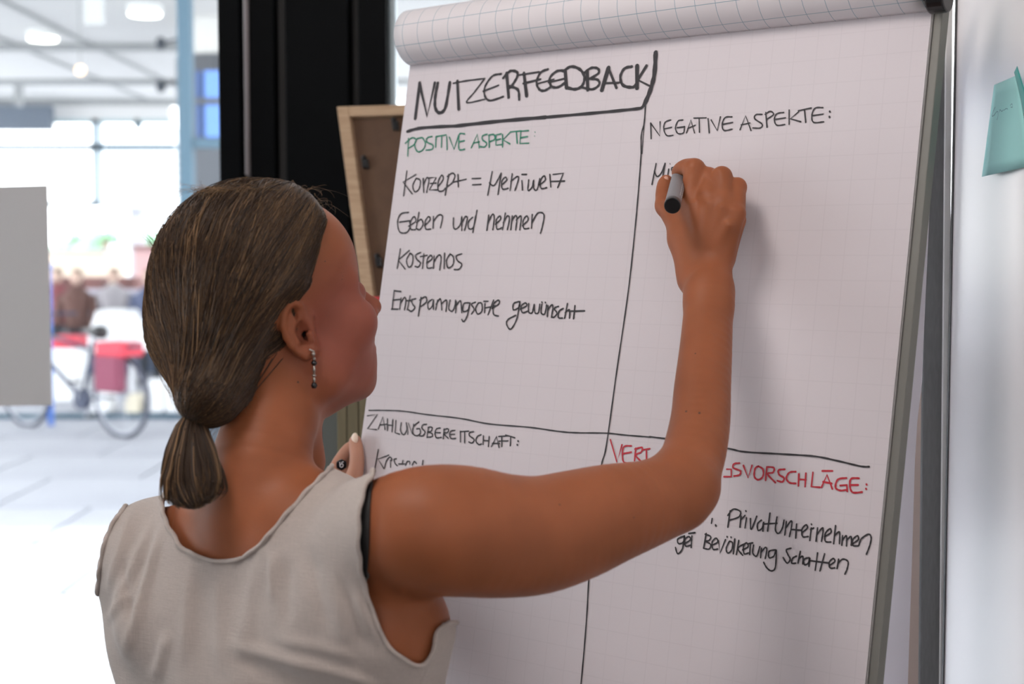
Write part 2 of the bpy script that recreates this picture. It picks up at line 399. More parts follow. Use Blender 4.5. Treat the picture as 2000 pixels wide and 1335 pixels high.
write('green_heading', '''68,655 62,785; 45,690 95,650 125,665 110,700 65,730; 170,648 130,660 115,710 140,755 180,735 195,690 175,650; 245,640 210,650 205,680 250,705 245,735 200,742; 275,640 272,720;
280,640 350,628; 318,635 315,720; 355,640 358,738; !375,645 410,735 445,630; 490,620 450,622 445,680 450,738 490,735; 445,680 488,672; !540,725 585,622 600,725; 555,690 600,680;
660,622 625,635 625,665 655,690 640,718 605,715; 672,630 675,722; 672,630 710,625 715,660 675,680; !765,620 725,628 725,705 770,700; 728,665 760,658; 775,625 775,720; !835,605 778,665 830,695;
840,605 915,598; 878,603 885,690; !970,595 912,600 905,692 972,690; 908,650 962,640; *.6 1018,605; *.5 1015,635''', *A, 3.3, M_green, 'green capitals reading POSITIVE ASPEKTE')
write('note_line', '''202,125 178,305; !268,150 175,205 240,290; 270,178 245,230 260,275 290,255 300,195 270,178; 320,180 325,280; 325,220 345,175 362,190 345,280; !365,175 415,172 365,262 425,262; 372,215 415,212;
430,235 465,185 455,155 430,200 430,265 460,270 480,250; 505,150 480,300; 495,165 530,140 550,160 530,210 490,240; 572,150 575,240; 540,205 632,185; 675,180 738,178; 678,225 740,222;
820,130 788,300; 800,210 830,232 860,190 885,140; 885,140 862,295; 890,225 925,190 915,170 890,200 895,255 935,250; 965,145 950,265; 955,200 1000,165 1010,185 985,265; 1035,195 1040,262; 1035,150 1070,150;
1085,190 1080,265 1110,240 1120,190 1122,250 1145,260 1165,180; 1165,225 1205,190 1195,160 1170,195 1175,250 1215,245; 1238,150 1245,240; !1262,150 1335,140 1295,245; 1250,200 1345,198''', *Bc, 3.3, M_ink, 'handwriting reading Konzept = Mehrwert')
write('note_line', '''215,425 160,435 135,490 150,565 200,570 225,530 222,490; 150,495 225,485; 215,525 265,490 255,455 230,490 230,545 265,550; 290,425 270,540; 272,500 305,475 320,510 295,550 270,540;
330,520 370,480 360,455 335,490 340,545 375,545; 395,455 392,540; 395,490 430,445 460,455 445,535; 540,465 540,530 560,545 590,510 600,455; 600,460 600,555; 602,500 625,455 640,470 620,555;
680,460 650,490 650,540 685,530 710,410; 700,450 680,570; 795,445 782,555; 788,510 820,440 835,460 825,550; 845,510 880,475 875,450 850,480 855,545 890,535; 915,430 895,550; 900,500 930,450 945,470 930,550;
965,450 955,550; 960,490 985,450 1000,465 990,550; 995,480 1025,450 1030,480 1020,550; 1040,520 1080,480 1070,450 1045,485 1050,540 1085,540; 1110,440 1105,540; 1108,500 1150,430 1195,440 1185,520 1170,575''', *Bc, 3.3, M_ink, 'handwriting reading Geben und nehmen')
write('note_line', '''155,690 132,830; !220,700 140,770 190,835; 225,720 200,770 215,820 240,800 245,740 225,720; 300,715 265,735 275,765 300,790 285,820 262,815; 325,725 315,830; 300,745 350,735;
345,790 385,760 375,735 350,765 350,825 385,825; 400,740 395,830; 400,780 430,735 450,750 440,840; 475,720 472,830; 515,725 490,770 500,825 535,805 540,750 515,725; 600,725 560,740 570,775 600,800 580,835 545,838''', *Bc, 3.3, M_ink, 'handwriting reading Kostenlos')
write('note_line', '''110,990 95,1125; 110,992 160,998; 100,1060 150,1055; 90,1125 138,1125; 160,1045 150,1125; 155,1085 185,1040 195,1065 185,1130; 225,1030 205,1130; 195,1065 240,1060; 265,1050 235,1060 245,1090 260,1115 235,1140 215,1130;
305,1040 285,1175; 295,1060 335,1035 345,1070 305,1105; 385,1055 355,1080 360,1125 385,1105 395,1060; 395,1060 395,1125; 425,1060 410,1130; 415,1090 445,1050 455,1130; 455,1085 490,1060 485,1140;
515,1060 505,1120 530,1140 550,1100 555,1060; 560,1070 555,1150; 560,1100 590,1065 600,1150; 655,1080 615,1085 610,1140 645,1130 660,1075 640,1170 615,1215 600,1200; 700,1075 670,1090 690,1125 670,1160;
720,1080 700,1120 715,1160 745,1140 745,1085 720,1080; 768,1085 765,1150; 760,1068 790,1068; 830,1060 790,1165; 775,1115 850,1100; 820,1120 870,1085 865,1060 830,1090 830,1160 865,1175;
1015,1070 975,1085 975,1130 1015,1110 1020,1070 1000,1190 955,1270 925,1235 935,1200 990,1170; 1025,1125 1070,1100 1060,1080 1030,1105 1040,1150 1075,1140; 1085,1085 1085,1145 1110,1150 1125,1090 1130,1150 1155,1150 1165,1090;
1180,1090 1175,1150 1200,1160 1215,1095; 1180,1073; 1205,1075; 1225,1100 1220,1180; 1225,1130 1250,1095 1260,1110 1250,1185; 1300,1105 1270,1120 1290,1155 1265,1185 1250,1175; 1335,1120 1305,1140 1300,1185 1330,1190;
1365,1085 1345,1190; 1350,1150 1380,1130 1380,1190; 1420,1100 1410,1195; 1375,1140 1490,1138''', *Bc, 3.3, M_ink, 'handwriting reading Entspannungsorte gewünscht')
write('heading', '''378,250 382,378; !378,250 452,355 455,240; 540,225 495,245 485,300 510,352 560,350; 490,298 548,285; 640,225 600,235 580,290 600,335 645,330 652,285; 595,288 655,280; !670,330 705,225 735,330; 680,295 740,268;
730,210 830,208; 772,210 775,325; 845,215 855,330; !870,225 920,312 945,200; 1040,200 985,205 960,260 975,310 1040,300; 960,262 1045,245; !1105,305 1150,190 1195,312; 1115,265 1185,250;
1285,180 1235,182 1225,215 1285,260 1270,290 1210,290; 1315,165 1325,285; 1310,180 1350,155 1378,180 1320,222; 1460,165 1405,175 1385,220 1405,268 1470,262; 1395,220 1475,208; 1505,145 1505,260; !1580,160 1515,215 1600,240;
1580,150 1685,128; 1630,140 1640,245; 1780,125 1715,130 1690,190 1705,245 1785,240; 1695,190 1780,178; *1.3 1835,155; *1.3 1832,198''', *C_, 2.7, M_ink, 'black capitals reading NEGATIVE ASPEKTE')
write('note_line', '422,580 388,750; 408,640 430,685 465,655 495,578; 495,578 475,690; 525,625 512,710; *.6 535,580; 575,610 550,615 552,640 570,660', *C_, 2.8, M_ink, 'unfinished word under the marker')
write('ruled_line', '335,115 325,250 302,350 300,500 285,720 262,1000; *.6 338,115 318,350 308,500', *C_, 3.0, M_ink)
write('ruled_line', '1243,418 1228,560 1205,720 1184,870 1174,912 1160,1030 1150,1130 1146,1200 1138,1300 1128,1400', 0, 0, 1, 2.8, M_ink)
write('ruled_line', '335,70 440,70 560,75 720,98 930,122 1120,158 1380,180 1560,205 1680,215 1880,218 2000,230 2170,244', *D, 2.8, M_ink)
write('ruled_line', '390,106 650,140 895,182 1000,203 1250,218 1450,232 1600,262 1740,295 1795,298', *E, 3.2, M_ink)
write('heading', '''!325,105 390,95 325,190 385,195; !395,190 425,112 440,195; 405,165 450,160; 455,125 455,200; 490,130 485,210; 455,165 490,168; !510,135 505,215 535,225; 545,150 540,200 560,228 580,200 578,150;
!588,225 590,150 618,225 625,160; 660,145 625,175 622,220 645,235 668,220 665,190 645,190; 710,160 685,165 680,185 700,210 685,235 665,235; 722,180 712,245; 720,180 745,180 740,205 718,210 745,220 745,240 712,245;
800,185 775,190 765,220 775,248 805,245; 768,215 800,215; 825,190 818,255; 822,195 850,190 848,212 822,220 852,252; 895,200 868,205 860,228 870,252 900,252; 862,226 892,225; 930,205 930,275; 935,208 985,205; 958,208 958,280;
1015,208 990,215 990,235 1020,260 1005,282 985,275; 1065,228 1040,240 1032,270 1050,292 1068,288; 1080,235 1078,290; 1118,240 1112,305; 1080,265 1115,268; !1132,305 1165,240 1182,310; 1138,285 1185,285;
1200,240 1200,305; 1180,240 1245,235; 1180,270 1240,268; 1225,230 1285,248; 1258,240 1255,300; *1.2 1305,268; *1.2 1300,292''', *D, 2.9, M_ink, 'black capitals reading ZAHLUNGSBEREITSCHAFT')
write('note_line', '''990,310 925,665; !1160,400 985,465 1080,620; 1090,620 1120,500 1170,435 1210,465 1200,490; 1185,480 1190,600; 1285,460 1245,475 1265,540 1300,575; 1390,490 1380,550; 1320,545 1420,545;
1430,570 1460,505 1500,510 1500,545; 1540,565 1575,505 1610,540; 1715,490 1705,560''', 620, 840, 8.3333, 2.8, M_ink, 'handwriting reading Kostenl, half hidden by the shoulder')
write('red_heading', '''!138,125 180,270 212,158; 272,165 225,170 215,220 225,270 272,275; 218,215 272,205; 300,180 292,260; 295,185 340,175 335,205 300,225 350,278; 345,190 390,183; 368,190 370,260''', *E, 3.3, M_red, 'red capitals reading VERT beside the elbow')
write('red_heading', '''!866,362 912,362 912,314 884,314; 965,275 930,280 925,305 970,325 965,350 930,358; !990,290 1020,370 1045,290; 1085,295 1065,310 1060,360 1085,382 1115,360 1115,315 1085,295;
1140,300 1132,385; 1140,300 1185,305 1180,335 1145,345 1195,400; 1255,315 1215,320 1220,350 1250,370 1240,395 1208,388; 1325,330 1285,335 1265,370 1285,400 1325,405; 1345,345 1342,420; 1390,340 1385,425; 1345,378 1390,382;
!1435,335 1425,425 1480,430; !1490,430 1525,350 1560,440; 1500,395 1555,405; 1495,325 1560,325; 1650,370 1595,380 1580,430 1610,450 1655,445; 1610,418 1652,415; 1652,415 1655,455; 1730,372 1680,375 1672,420 1690,462 1750,460; 1672,415 1725,415; 1778,410; 1775,438''', *E, 3.3, M_red, 'red capitals ending in SVORSCHLÄGE')
write('note_line', '''790,630 785,660; *1.3 812,672; 905,580 890,685; 890,610 925,570 970,585 960,620 900,640; 975,615 968,685; 972,640 1000,610; 1010,625 1000,690; 1005,580; 1035,630 1040,700 1075,615; 1105,640 1080,665 1085,705 1110,690 1120,650 1115,710;
1160,595 1145,710; 1115,665 1205,660; 1205,620 1195,700 1215,725 1240,690 1250,640; 1265,650 1255,735; 1262,690 1295,645 1300,670 1285,745; 1330,665 1325,755; 1300,700 1360,705; 1365,720 1400,690 1390,670 1365,700 1370,745 1405,745;
1425,690 1415,770; 1425,665; 1420,700 1440,690; 1465,690 1455,775; 1462,730 1495,690 1500,710 1490,775; 1510,745 1550,720 1545,695 1515,725 1515,775 1550,780; 1580,675 1568,790; 1575,740 1605,715 1605,790; 1625,740 1620,800; 1622,770 1650,740 1650,805;
1650,770 1680,745 1680,800; 1690,790 1725,765 1720,740 1690,765 1690,800 1725,805; 1730,800 1745,760 1790,730 1808,750 1800,800 1778,858''', *E, 2.9, M_ink, 'handwriting reading Privatunternehmen')
write('note_line', '''612,740 570,760 575,790 605,780 612,740 600,820 570,855 555,815; 615,790 650,765 640,745 615,765 620,805 650,800; 660,740 655,815; 640,725 680,720; 752,725 735,820; 745,730 780,745 770,770 745,775 780,795 770,825 735,820;
790,800 825,780 815,755 790,780 795,825 825,825; !830,770 840,850 875,765; 900,775 880,820 890,850 915,830 920,785 900,775; 885,745; 910,748; 935,760 925,855; 960,770 945,860; 1000,790 955,820 985,865; 985,830 1020,810 1010,785 990,810 995,855 1022,850;
1035,790 1030,860; 1025,790 1050,785; 1055,800 1050,850 1075,870 1095,810; 1105,820 1100,880; 1105,845 1130,815 1140,830 1130,885; 1195,830 1155,840 1155,880 1185,870 1200,830 1195,940 1170,965 1140,945 1120,910;
1295,820 1265,830 1275,860 1290,890 1270,915 1245,880; 1330,870 1305,885 1300,915 1325,915; 1355,840 1340,915; 1345,890 1370,870 1370,920; 1410,880 1380,890 1380,925 1405,915 1415,880 1410,935; 1465,850 1450,960; 1510,855 1480,965; 1420,900 1540,915;
1540,930 1575,905 1565,885 1540,910 1545,945 1575,945; 1600,890 1590,950; 1595,920 1625,890 1660,905 1655,950 1640,985''', *E, 2.9, M_ink, 'handwriting ending in Bevölkerung schaffen')

# ------------------------------------------------------------------ white board on the right, with sticky note
WBD = Vector((0.036, 1, 0)).normalized(); WBN = Vector((-1, 0.036, 0)).normalized(); WBO = Vector((0.4405 + .036*1.6, 1.6, 0))
def onw(px, py, lift=0.0):
    r = ray(px, py); q = WBO + WBN*lift
    return CAM + r * ((q - CAM).dot(WBN) / r.dot(WBN))
M_wb = mat('glossy white board enamel', (0.93, 0.90, 0.89), 0.2, bump=(6, .05))
M_wbf = mat('pale aluminium frame', (0.80, 0.81, 0.79), 0.8, spec=.1)
M_post = mat('dark grey brushed side', (0.19, 0.195, 0.20), .8, noise=(60, (.165,.17,.175), (6, 6, 1)))
yf = onw(1861, 490).y                                        # far edge of the board face
def wbp(y, z, n=0.0): return Vector((WBO.x + (y-WBO.y)*.036, y, z)) + WBN*n
wb = thing('whiteboard', (wbp(1.2, 0).x+.03, 1.1, 0), 'white enamel board with pale aluminium edge standing beside the flip chart', 'whiteboard')
def wbox(y0, y1, z0, z1, n0, n1, name, m, bev=.001):
    return MB().hexa([wbp(y0,z0,n0), wbp(y1,z0,n0), wbp(y1,z1,n0), wbp(y0,z1,n0)], [wbp(y0,z0,n1), wbp(y1,z0,n1), wbp(y1,z1,n1), wbp(y0,z1,n1)]).build(name, m, wb, bevel=bev)
wbox(.30, yf, .35, 2.25, -.012, 0, 'board_face', M_wb, 0)
wbox(yf, yf+.006, .33, 2.27, -.014, .0015, 'frame_groove', M_dgrey, 0)
ye = yf + .006
# aluminium edge: leans slightly like in the photograph
def strip(p, y0_, name, m, dpt, back=.03):
    (xa0, xb0), (xa1, xb1) = p
    f = [P(xa0, -80, y0_), P(xb0, -80, y0_), P(xb1, 1500, y0_), P(xa1, 1500, y0_)]
    g_ = [q + Vector((0, back, 0)) for q in f]
    return MB().hexa(f, g_).build(name, m, wb, bevel=.0008)
strip(((1849, 1862), (1834, 1847)), yf+.012, 'edge_profile', M_wbf, 0, .004)
strip(((1812, 1850), (1795, 1835)), yf+.05, 'side_post', M_post, 0, .008)
for yy in (.45, 1.35):
    MB().box2((wbp(yy, 0).x+.0, yy-.02, 0), (wbp(yy, 0).x+.05, yy+.02, .36)).build('foot', M_alu, wb)
MB().box2((wbp(1.1, 0).x-.01, .35, 0), (wbp(1.1,0).x+.06, 1.55, .03)).build('foot', M_alu, wb)
# pink-beige wall edge behind the flip chart
MB().box2((P(1786, 490, 2.3).x, 2.3, 0), (P(1850, 490, 2.3).x, 2.6, 2.8)).build('wall_pier', mat('pinkish plaster', (.72,.60,.55), .9), kind='structure')

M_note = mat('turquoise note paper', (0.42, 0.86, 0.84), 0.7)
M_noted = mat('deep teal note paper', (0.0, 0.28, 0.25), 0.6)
nt_ = thing('sticky_note', onw(1935, 345), 'turquoise sticky note with faint pencil scrawl on the whiteboard', 'sticky note')
rows = []
for j in range(9):
    t = j/8
    xl = 1942 + (1918-1942)*t; yl = 166 + (345-166)*t
    xr = 1986 + (2004-1986)*min(1, t*1.6) ; yr = 147 + (326-147)*t
    rows.append([(xl + (xr-xl)*k/8, yl + (yr-yl)*k/8, .002 + .005*t*t*(1-k/9) + .001*math.sin(k*.7)) for k in range(9)])
vs_ = [onw(*q) for r_ in rows for q in r_]; fs_ = [(j*9+k, j*9+k+1, j*9+k+10, j*9+k+9) for j in range(8) for k in range(8)]
o = mk('note_leaf', vs_, fs_, M_note, nt_, smooth=True); o.modifiers.new('s', 'SOLIDIFY').thickness = .0002
def onwn(x, y, l): return onw(x, y, .0085)
strokes('305,520 285,560 275,605 300,590; 300,585 325,560 330,600 320,640; 340,565 350,545 365,560 380,545; 385,550 405,535 420,538; 445,505 460,490 465,520 450,520', 1880, 100, 4.77, 1.5, onwn).build('pencil_scrawl', mat('pencil grey blue', (.17,.40,.46), .7), nt_)
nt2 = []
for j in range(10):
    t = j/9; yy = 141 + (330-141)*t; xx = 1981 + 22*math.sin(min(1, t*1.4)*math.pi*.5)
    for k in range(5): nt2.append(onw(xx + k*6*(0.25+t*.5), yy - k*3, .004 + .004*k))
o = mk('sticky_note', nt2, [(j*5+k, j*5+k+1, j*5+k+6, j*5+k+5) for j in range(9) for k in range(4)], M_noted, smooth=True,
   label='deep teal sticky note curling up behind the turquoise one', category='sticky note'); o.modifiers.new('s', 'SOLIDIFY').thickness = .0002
# ------------------------------------------------------------------ pin board and cabinet behind the flip chart
M_wood = mat('pale pine wood', (0.50, 0.35, 0.22), 0.6, noise=(14, (0.40, 0.265, 0.16), (1, 1, 12)))
M_brown = mat('brown hardboard', (0.115, 0.062, 0.034), 0.8, noise=(40, (0.095, 0.05, 0.028)))
pbT = P(663, 212, 2.30); pbT2 = P(1180, 196, 2.12); pbB = P(741, 800, 2.12)
ux = (pbT2 - pbT).normalized(); uy = (pbB - pbT).normalized(); un = ux.cross(uy).normalized(); un = -un if un.y > 0 else un
wW = (pbT2-pbT).length; hH = (pbB-pbT).length + .1
pb = thing('pinboard', (pbB.x+.2, pbB.y, 0), 'back of a brown pinboard in a pale pine frame leaning behind the flip chart', 'pinboard')
fw = px2m(26, 2.3); fwt = px2m(22, 2.3)
def pq(a0, a1, b0, b1, n0, n1, name, m, bev=.0015, par=None):
    q = lambda n: [pbT + ux*a0 + uy*b0 + un*n, pbT + ux*a1 + uy*b0 + un*n, pbT + ux*a1 + uy*b1 + un*n, pbT + ux*a0 + uy*b1 + un*n]
    return MB().hexa(q(n0), q(n1)).build(name, m, par or pb, bevel=bev)
pq(fw*.8, wW, fwt*.8, hH, -.006, 0, 'back_panel', M_brown, 0)
pq(0, fw, 0, hH, -.012, .010, 'frame_rail', M_wood); pq(fw, wW, 0, fwt, -.012, .010, 'frame_rail', M_wood)
pq(fw, wW, hH-fwt, hH, -.012, .010, 'frame_rail', M_wood)
for a, b in ((.093, .030), (.030, .095), (.030, .262)):
    pq(a, a+.011, b-.004, b+.012, 0, .006, 'panel_clip', M_blk, .001)
    c = pbT + ux*(a+.004) + uy*(b-.006) + un*.004
    MB().ball(c, .0045, 8, 6).build('screw', M_blk, pb, smooth=True)
for a in (.03, wW-.05):
    s = pbT + ux*a + uy*(hH-.02); MB().tube([s, (s.x, s.y, 0.0)], .012, 8).build('leg', M_wood, pb, smooth=True)
M_olive = mat('olive wood cabinet', (0.235, 0.205, 0.125), 0.6, noise=(20, (0.20, 0.175, 0.105), (6, 6, .6)))
CY = 2.0
zt = P(700, 614, CY).z
xs_ = [P(a, 614, CY).x for a in (656, 676, 699, 722, 745, 768, 790)]
cab = thing('cabinet', (xs_[3], CY+.1, 0), 'olive wooden slatted cabinet standing between the window and the flip chart', 'cabinet')
MB().box2((xs_[0]+.001, CY+.008, .02), (xs_[-1], CY+.045, zt-.012)).build('body', M_olive, cab)
for k in range(6): MB().box2((xs_[k]+.0006, CY, .03), (xs_[k+1]-.0006, CY+.008, zt-.014)).build('slat', M_olive, cab, bevel=.001)
MB().box2((xs_[0]-.001, CY-.004, zt-.012), (xs_[-1]+.001, CY+.05, zt)).build('top', mat('light tan wood', (.52,.42,.28), .6), cab, bevel=.001)
MB().box2((P(626, 614, CY).x, CY+.004, 0), (xs_[0]+.001, CY+.04, zt-.004)).build('side_post', mat('grey green post', (.135,.155,.145), .5), cab, bevel=.001)
rb = thing('storage_box', (P(735, 614, CY).x, CY+.02, zt), 'small red box standing on top of the olive cabinet', 'box')
M_redp = mat('red plastic', (0.60, 0.012, 0.02), .4)
MB().box2((P(722, 614, CY).x, CY, zt), (P(775, 614, CY).x, CY+.04, zt+.019)).build('box_body', M_redp, rb, bevel=.002)
MB().box2((P(721, 614, CY).x, CY-.001, zt+.019), (P(776, 614, CY).x, CY+.041, zt+.0245)).build('lid', M_redp, rb, bevel=.002)

# ------------------------------------------------------------------ outside: arcade, far facade, square with a bicycle
M_pave = mat('pale paving', (0.36, 0.37, 0.41), 0.75, noise=(.7, (0.31, 0.32, 0.36)))
M_pave2 = mat('paving joints', (0.40, 0.41, 0.45), 0.9)
M_sof = mat('white soffit', (0.60, 0.60, 0.58), 0.8)
M_band = mat('soffit beam grey', (0.30, 0.31, 0.31), 0.8)
M_bluef = mat('blue grey steel', (0.045, 0.095, 0.135), 0.6, spec=.2)
M_dark = mat('dark slate cladding', (0.045, 0.055, 0.07), 0.6)
gr = thing('ground', (-4, 12, -.05), kind='structure')
MB().box2((-30, 2.9, -.3), (12, 70, -.03)).build('ground_bed', M_pave2, gr)
SX, SY = 1.1, 1.1
sm_ = MB().box((0,0,0), (SX/2-.015, SY/2-.015, .03)); slab_me = None
rng = random.Random(4)
for iy in range(17):
    for ix in range(9):
        cx, cy = -8.6 + ix*SX + (iy % 2)*.5, 3.6 + iy*SY
        q = proj([[cx, cy, 0]])[0]
        if q[0] < -220 or q[0] > 560: continue
        if slab_me is None:
            o = sm_.build('paving_slab', M_pave, gr); slab_me = o.data
            o.data.transform(Matrix.Translation(Vector(gr.location)))
        else: o = bpy.data.objects.new('paving_slab', slab_me); COL.objects.link(o); o.parent = gr
        o.location = Vector((cx, cy, -.03 + rng.uniform(-.002, .002))) - Vector(gr.location)
# arcade soffit with round lamps
arc = thing('arcade_roof', (-6, 14, 4.0), kind='structure')
MB().box2((-9.5, 6.5, 4.0), (3, 23.2, 4.25)).build('soffit', M_sof, arc)
for yb in (10.6, 13.4, 17.0, 20.5): MB().box2((-9.5, yb, 3.93), (3, yb+.18, 4.0)).build('beam', M_band, arc)
for xb in (-9.3, -5.9, -5.0): MB().box2((xb, 6.6, 3.97), (xb+.04, 23, 4.0)).build('joint_strip', M_band, arc)
M_lamp = mat('lamp glow', (1, .95, .85), .5, emit=((1, .95, .86), 5))
for k, (x, y) in enumerate(((283, 27), (84, 76))):
    c = ground(x, y, 3.92); l = thing('ceiling_light', c, ['round white ceiling lamp under the arcade, nearest the column', 'round white ceiling lamp under the arcade, at the left'][k], 'lamp', 'round lamps under the arcade roof')
    MB().tube([(c.x, c.y, 3.93), (c.x, c.y, 4.0)], .17, 20).build('housing', M_wbf, l, smooth=False)
    MB().tube([(c.x, c.y, 3.905), (c.x, c.y, 3.93)], .155, 20).build('diffuser', M_lamp, l)
def outthing(name, label, cat, base, grp=None): return thing(name, base, label, cat, grp)
s0 = P(184, 20, 9.0)
sg = outthing('hanging_sign', 'small grey board hanging under the arcade roof at the top left', 'sign', s0)
MB().box((s0.x, s0.y, s0.z+.03), (.062, .01, .12)).build('panel', mat('sign grey', (.40,.41,.41), .7), sg)
for dx in (-.04, .04): MB().tube([(s0.x+dx, s0.y, s0.z+.14), (s0.x+dx, s0.y, 4.0)], .004, 6).build('hanger', M_band, sg)
b0 = P(157, 137, 13.0); bl = outthing('pendant_bulb', 'small warm glowing pendant bulb under the arcade', 'lamp', b0)
MB().ball(b0, .045, 10, 8).build('bulb', mat('warm bulb', (1,.6,.35), .5, emit=((1,.55,.28), 2.2)), bl, smooth=True)
MB().tube([b0, (b0.x, b0.y, 4.0)], .006, 6).build('cord', M_band, bl)
for k, y in enumerate((85, 168)):
    c = P(314, y, 15.3); s = outthing('spotlight', ['dark spotlight beside the round column, upper one', 'dark spotlight beside the round column, lower one'][k], 'spotlight', c, 'spotlights on the arcade column')
    MB().ball(c, (.055, .055, .07), 10, 8).build('lamp_head', M_dark, s, smooth=True)
    MB().tube([c, (c.x+.16, c.y+.1, c.z+.06)], .014, 6).build('bracket', M_dark, s)
# far facade of the arcade: beams, mullions, bright openings between them
FY = 23.2
fa = thing('arcade_front', (-6, FY, 0), kind='structure')
def fbox(x0, x1, y0, y1, name, m, Y=FY, d=.2, par=None):
    a = P(x0, y1, Y); b = P(x1, y0, Y)
    return MB().box2((a.x, Y, a.z), (b.x, Y+d, b.z)).build(name, m, par or fa)
fbox(-300, 440, 116, 131, 'beam', mat('grey beam', (.30,.30,.29), .8)); fbox(-300, 440, 131, 192, 'lintel', mat('cream lintel', (.42,.40,.37), .8))
fbox(-300, 440, 192, 206, 'beam', M_band); fbox(100, 330, 206, 232, 'lintel', mat('white lintel', (.62,.62,.61), .8))
fbox(-300, 98, 206, 254, 'shop_fascia', mat('slate shop fascia', (.10,.125,.16), .6), FY-.6); fbox(100, 335, 232, 240, 'transom', mat('teal grey bar', (.34,.44,.46), .6))
fbox(-300, 340, 281, 293, 'transom', M_bluef); fbox(180, 195, 232, 400, 'mullion', mat('pale steel mullion', (.42,.50,.55), .5)); fbox(92, 192, 392, 403, 'transom', M_bluef)
fbox(262, 272, 232, 250, 'mullion', M_bluef); fbox(28, 33, 0, 206, 'mullion', M_band, FY-2)
# blue grey steel pillar and dark round column with blue panes
pil = thing('steel_pillar', (P(362, 490, 8.5).x, 8.5, 0), 'blue-grey steel pillar beside the black window mullion', 'pillar')
a, b = P(352, 490, 8.5).x, P(377, 490, 8.5).x
MB().box2((a, 8.5, 0), (b, 8.6, 4.4)).build('shaft', M_bluef, pil); MB().box2((a-.03, 8.47, 0), (b+.03, 8.63, .12)).build('foot_plate', M_bluef, pil)
zc = P(360, 280, 8.5)
MB().box2((b, 8.52, P(0, 288, 8.5).z), (P(520, 0, 8.5).x, 8.58, P(0, 270, 8.5).z)).build('cross_bar', M_bluef, pil)
rc = thing('round_column', (P(420, 490, 15).x, 15.5, 0), 'dark slate round column under the arcade roof', 'column')
rx = P(420, 490, 15).x; rr = px2m(90, 15)
MB().tube([(rx, 15.5, 0), (rx, 15.5, P(0, 103, 15).z)], rr, 28).build('shaft', M_dark, rc, smooth=False)
MB().tube([(rx, 15.5, P(0, 103, 15).z), (rx, 15.5, 4.0)], rr*.92, 28).build('capital', M_sof, rc)
for k in range(5):
    z = P(0, 300 + 17*k, 15).z; MB().tube([(rx, 15.5, z-.02), (rx, 15.5, z+.02)], rr+.02, 28).build('ring_slat', mat('grey slat', (.09,.10,.12), .5) if k == 0 else bpy.data.materials['grey slat'], rc)
kw = thing('glass_kiosk', (P(415, 490, 9.5).x, 9.6, 0), 'small box with pale blue panes behind the steel pillar', 'kiosk')
M_bp = mat('pale blue panel', (0.11, 0.24, 0.60), .5, spec=.2)
x0, x1, x2 = P(380, 0, 9.5).x, P(393, 0, 9.5).x, P(520, 0, 9.5).x
for (ya, yb) in ((137, 192), (203, 268)):
    MB().box2((x1+.01, 9.5, P(0, yb, 9.5).z), (x2, 9.53, P(0, ya, 9.5).z)).build('pane', M_bp, kw, bevel=.01)
    MB().box2((x0, 9.5, P(0, yb, 9.5).z), (x1-.01, 9.53, P(0, ya, 9.5).z)).build('pane', mat('deep blue panel', (.025,.075,.22), .5, spec=.2), kw, bevel=.01)
MB().box2((x0-.02, 9.54, 0), (x2, 9.6, P(0, 137, 9.5).z)).build('frame', M_dark, kw)
MB().box2((x0-.02, 9.49, P(0, 203, 9.5).z), (x2, 9.54, P(0, 192, 9.5).z)).build('cross_bar', M_dark, kw)
# distant buildings and trees
M_far = mat('far white house', (0.66, 0.69, 0.72), .9); M_farw = mat('far window glass', (.30,.50,.60), .4)
hb = thing('apartment_block', (-9.5, 42, 0), 'far white house with two pale blue windows', 'building')
MB().box2((P(200, 0, 42).x, 42, 0), (P(345, 0, 42).x, 46, P(0, 250, 42).z)).build('wall', M_far, hb)
for x0_, x1_ in ((267, 285), (301, 317)):
    MB().box2((P(x0_, 0, 42).x, 41.95, P(0, 349, 42).z), (P(x1_, 0, 42).x, 42.05, P(0, 317, 42).z)).build('window', M_farw, hb)
cl = thing('concrete_pillar', (P(258, 0, 26).x, 26, 0), 'pale grey concrete pillar on the square', 'pillar')
MB().box2((P(245, 0, 26).x, 26, 0), (P(270, 0, 26).x, 26.3, P(0, 405, 26).z)).build('shaft', mat('pale concrete', (.34,.35,.38), .8), cl)
MB().box2((P(241, 0, 26).x, 25.96, P(0, 409, 26).z), (P(272, 0, 26).x, 26.34, P(0, 402, 26).z)).build('cap', bpy.data.materials['pale concrete'], cl)
M_leaf = mat('pale green leaves', (0.14, 0.30, 0.17), .8, noise=(3, (.24, .42, .26)))
M_bark = mat('bark', (.2, .16, .12), .9)
def blob(mb, c, r, rg, n=9, m=7):
    b = MB().ball(c, r, n, m); mb.add([Vector(v) + Vector((rg.uniform(-1,1), rg.uniform(-1,1), rg.uniform(-1,1)))*r*.16 for v in b.v], b.f)
for k, (x, y, r) in enumerate(((150, 476, 26), (205, 470, 24), (290, 478, 26), (110, 486, 16))):
    Y = 34 + k*1.5; c = P(x, y, Y); rg = random.Random(k)
    t = thing('tree', (c.x, c.y, 0), ['pale green tree beyond the square, behind the white parasol', 'pale green tree beyond the square, left of the concrete pillar', 'pale green tree beyond the square, right of the concrete pillar', 'small pale tree beyond the square, next to the poster sheet'][k], 'tree', 'trees beyond the square')
    mb = MB(); R_ = px2m(r, Y)
    for q in range(9): blob(mb, c + Vector((rg.uniform(-1,1)*R_*.9, rg.uniform(-.6,.6)*R_, rg.uniform(-.45,.55)*R_)), R_*rg.uniform(.4,.6), rg)
    mb.build('crown', M_leaf, t, smooth=True, kind='stuff'); MB().tube([(c.x, c.y, 0), c], .12, 7).build('trunk', M_bark, t)
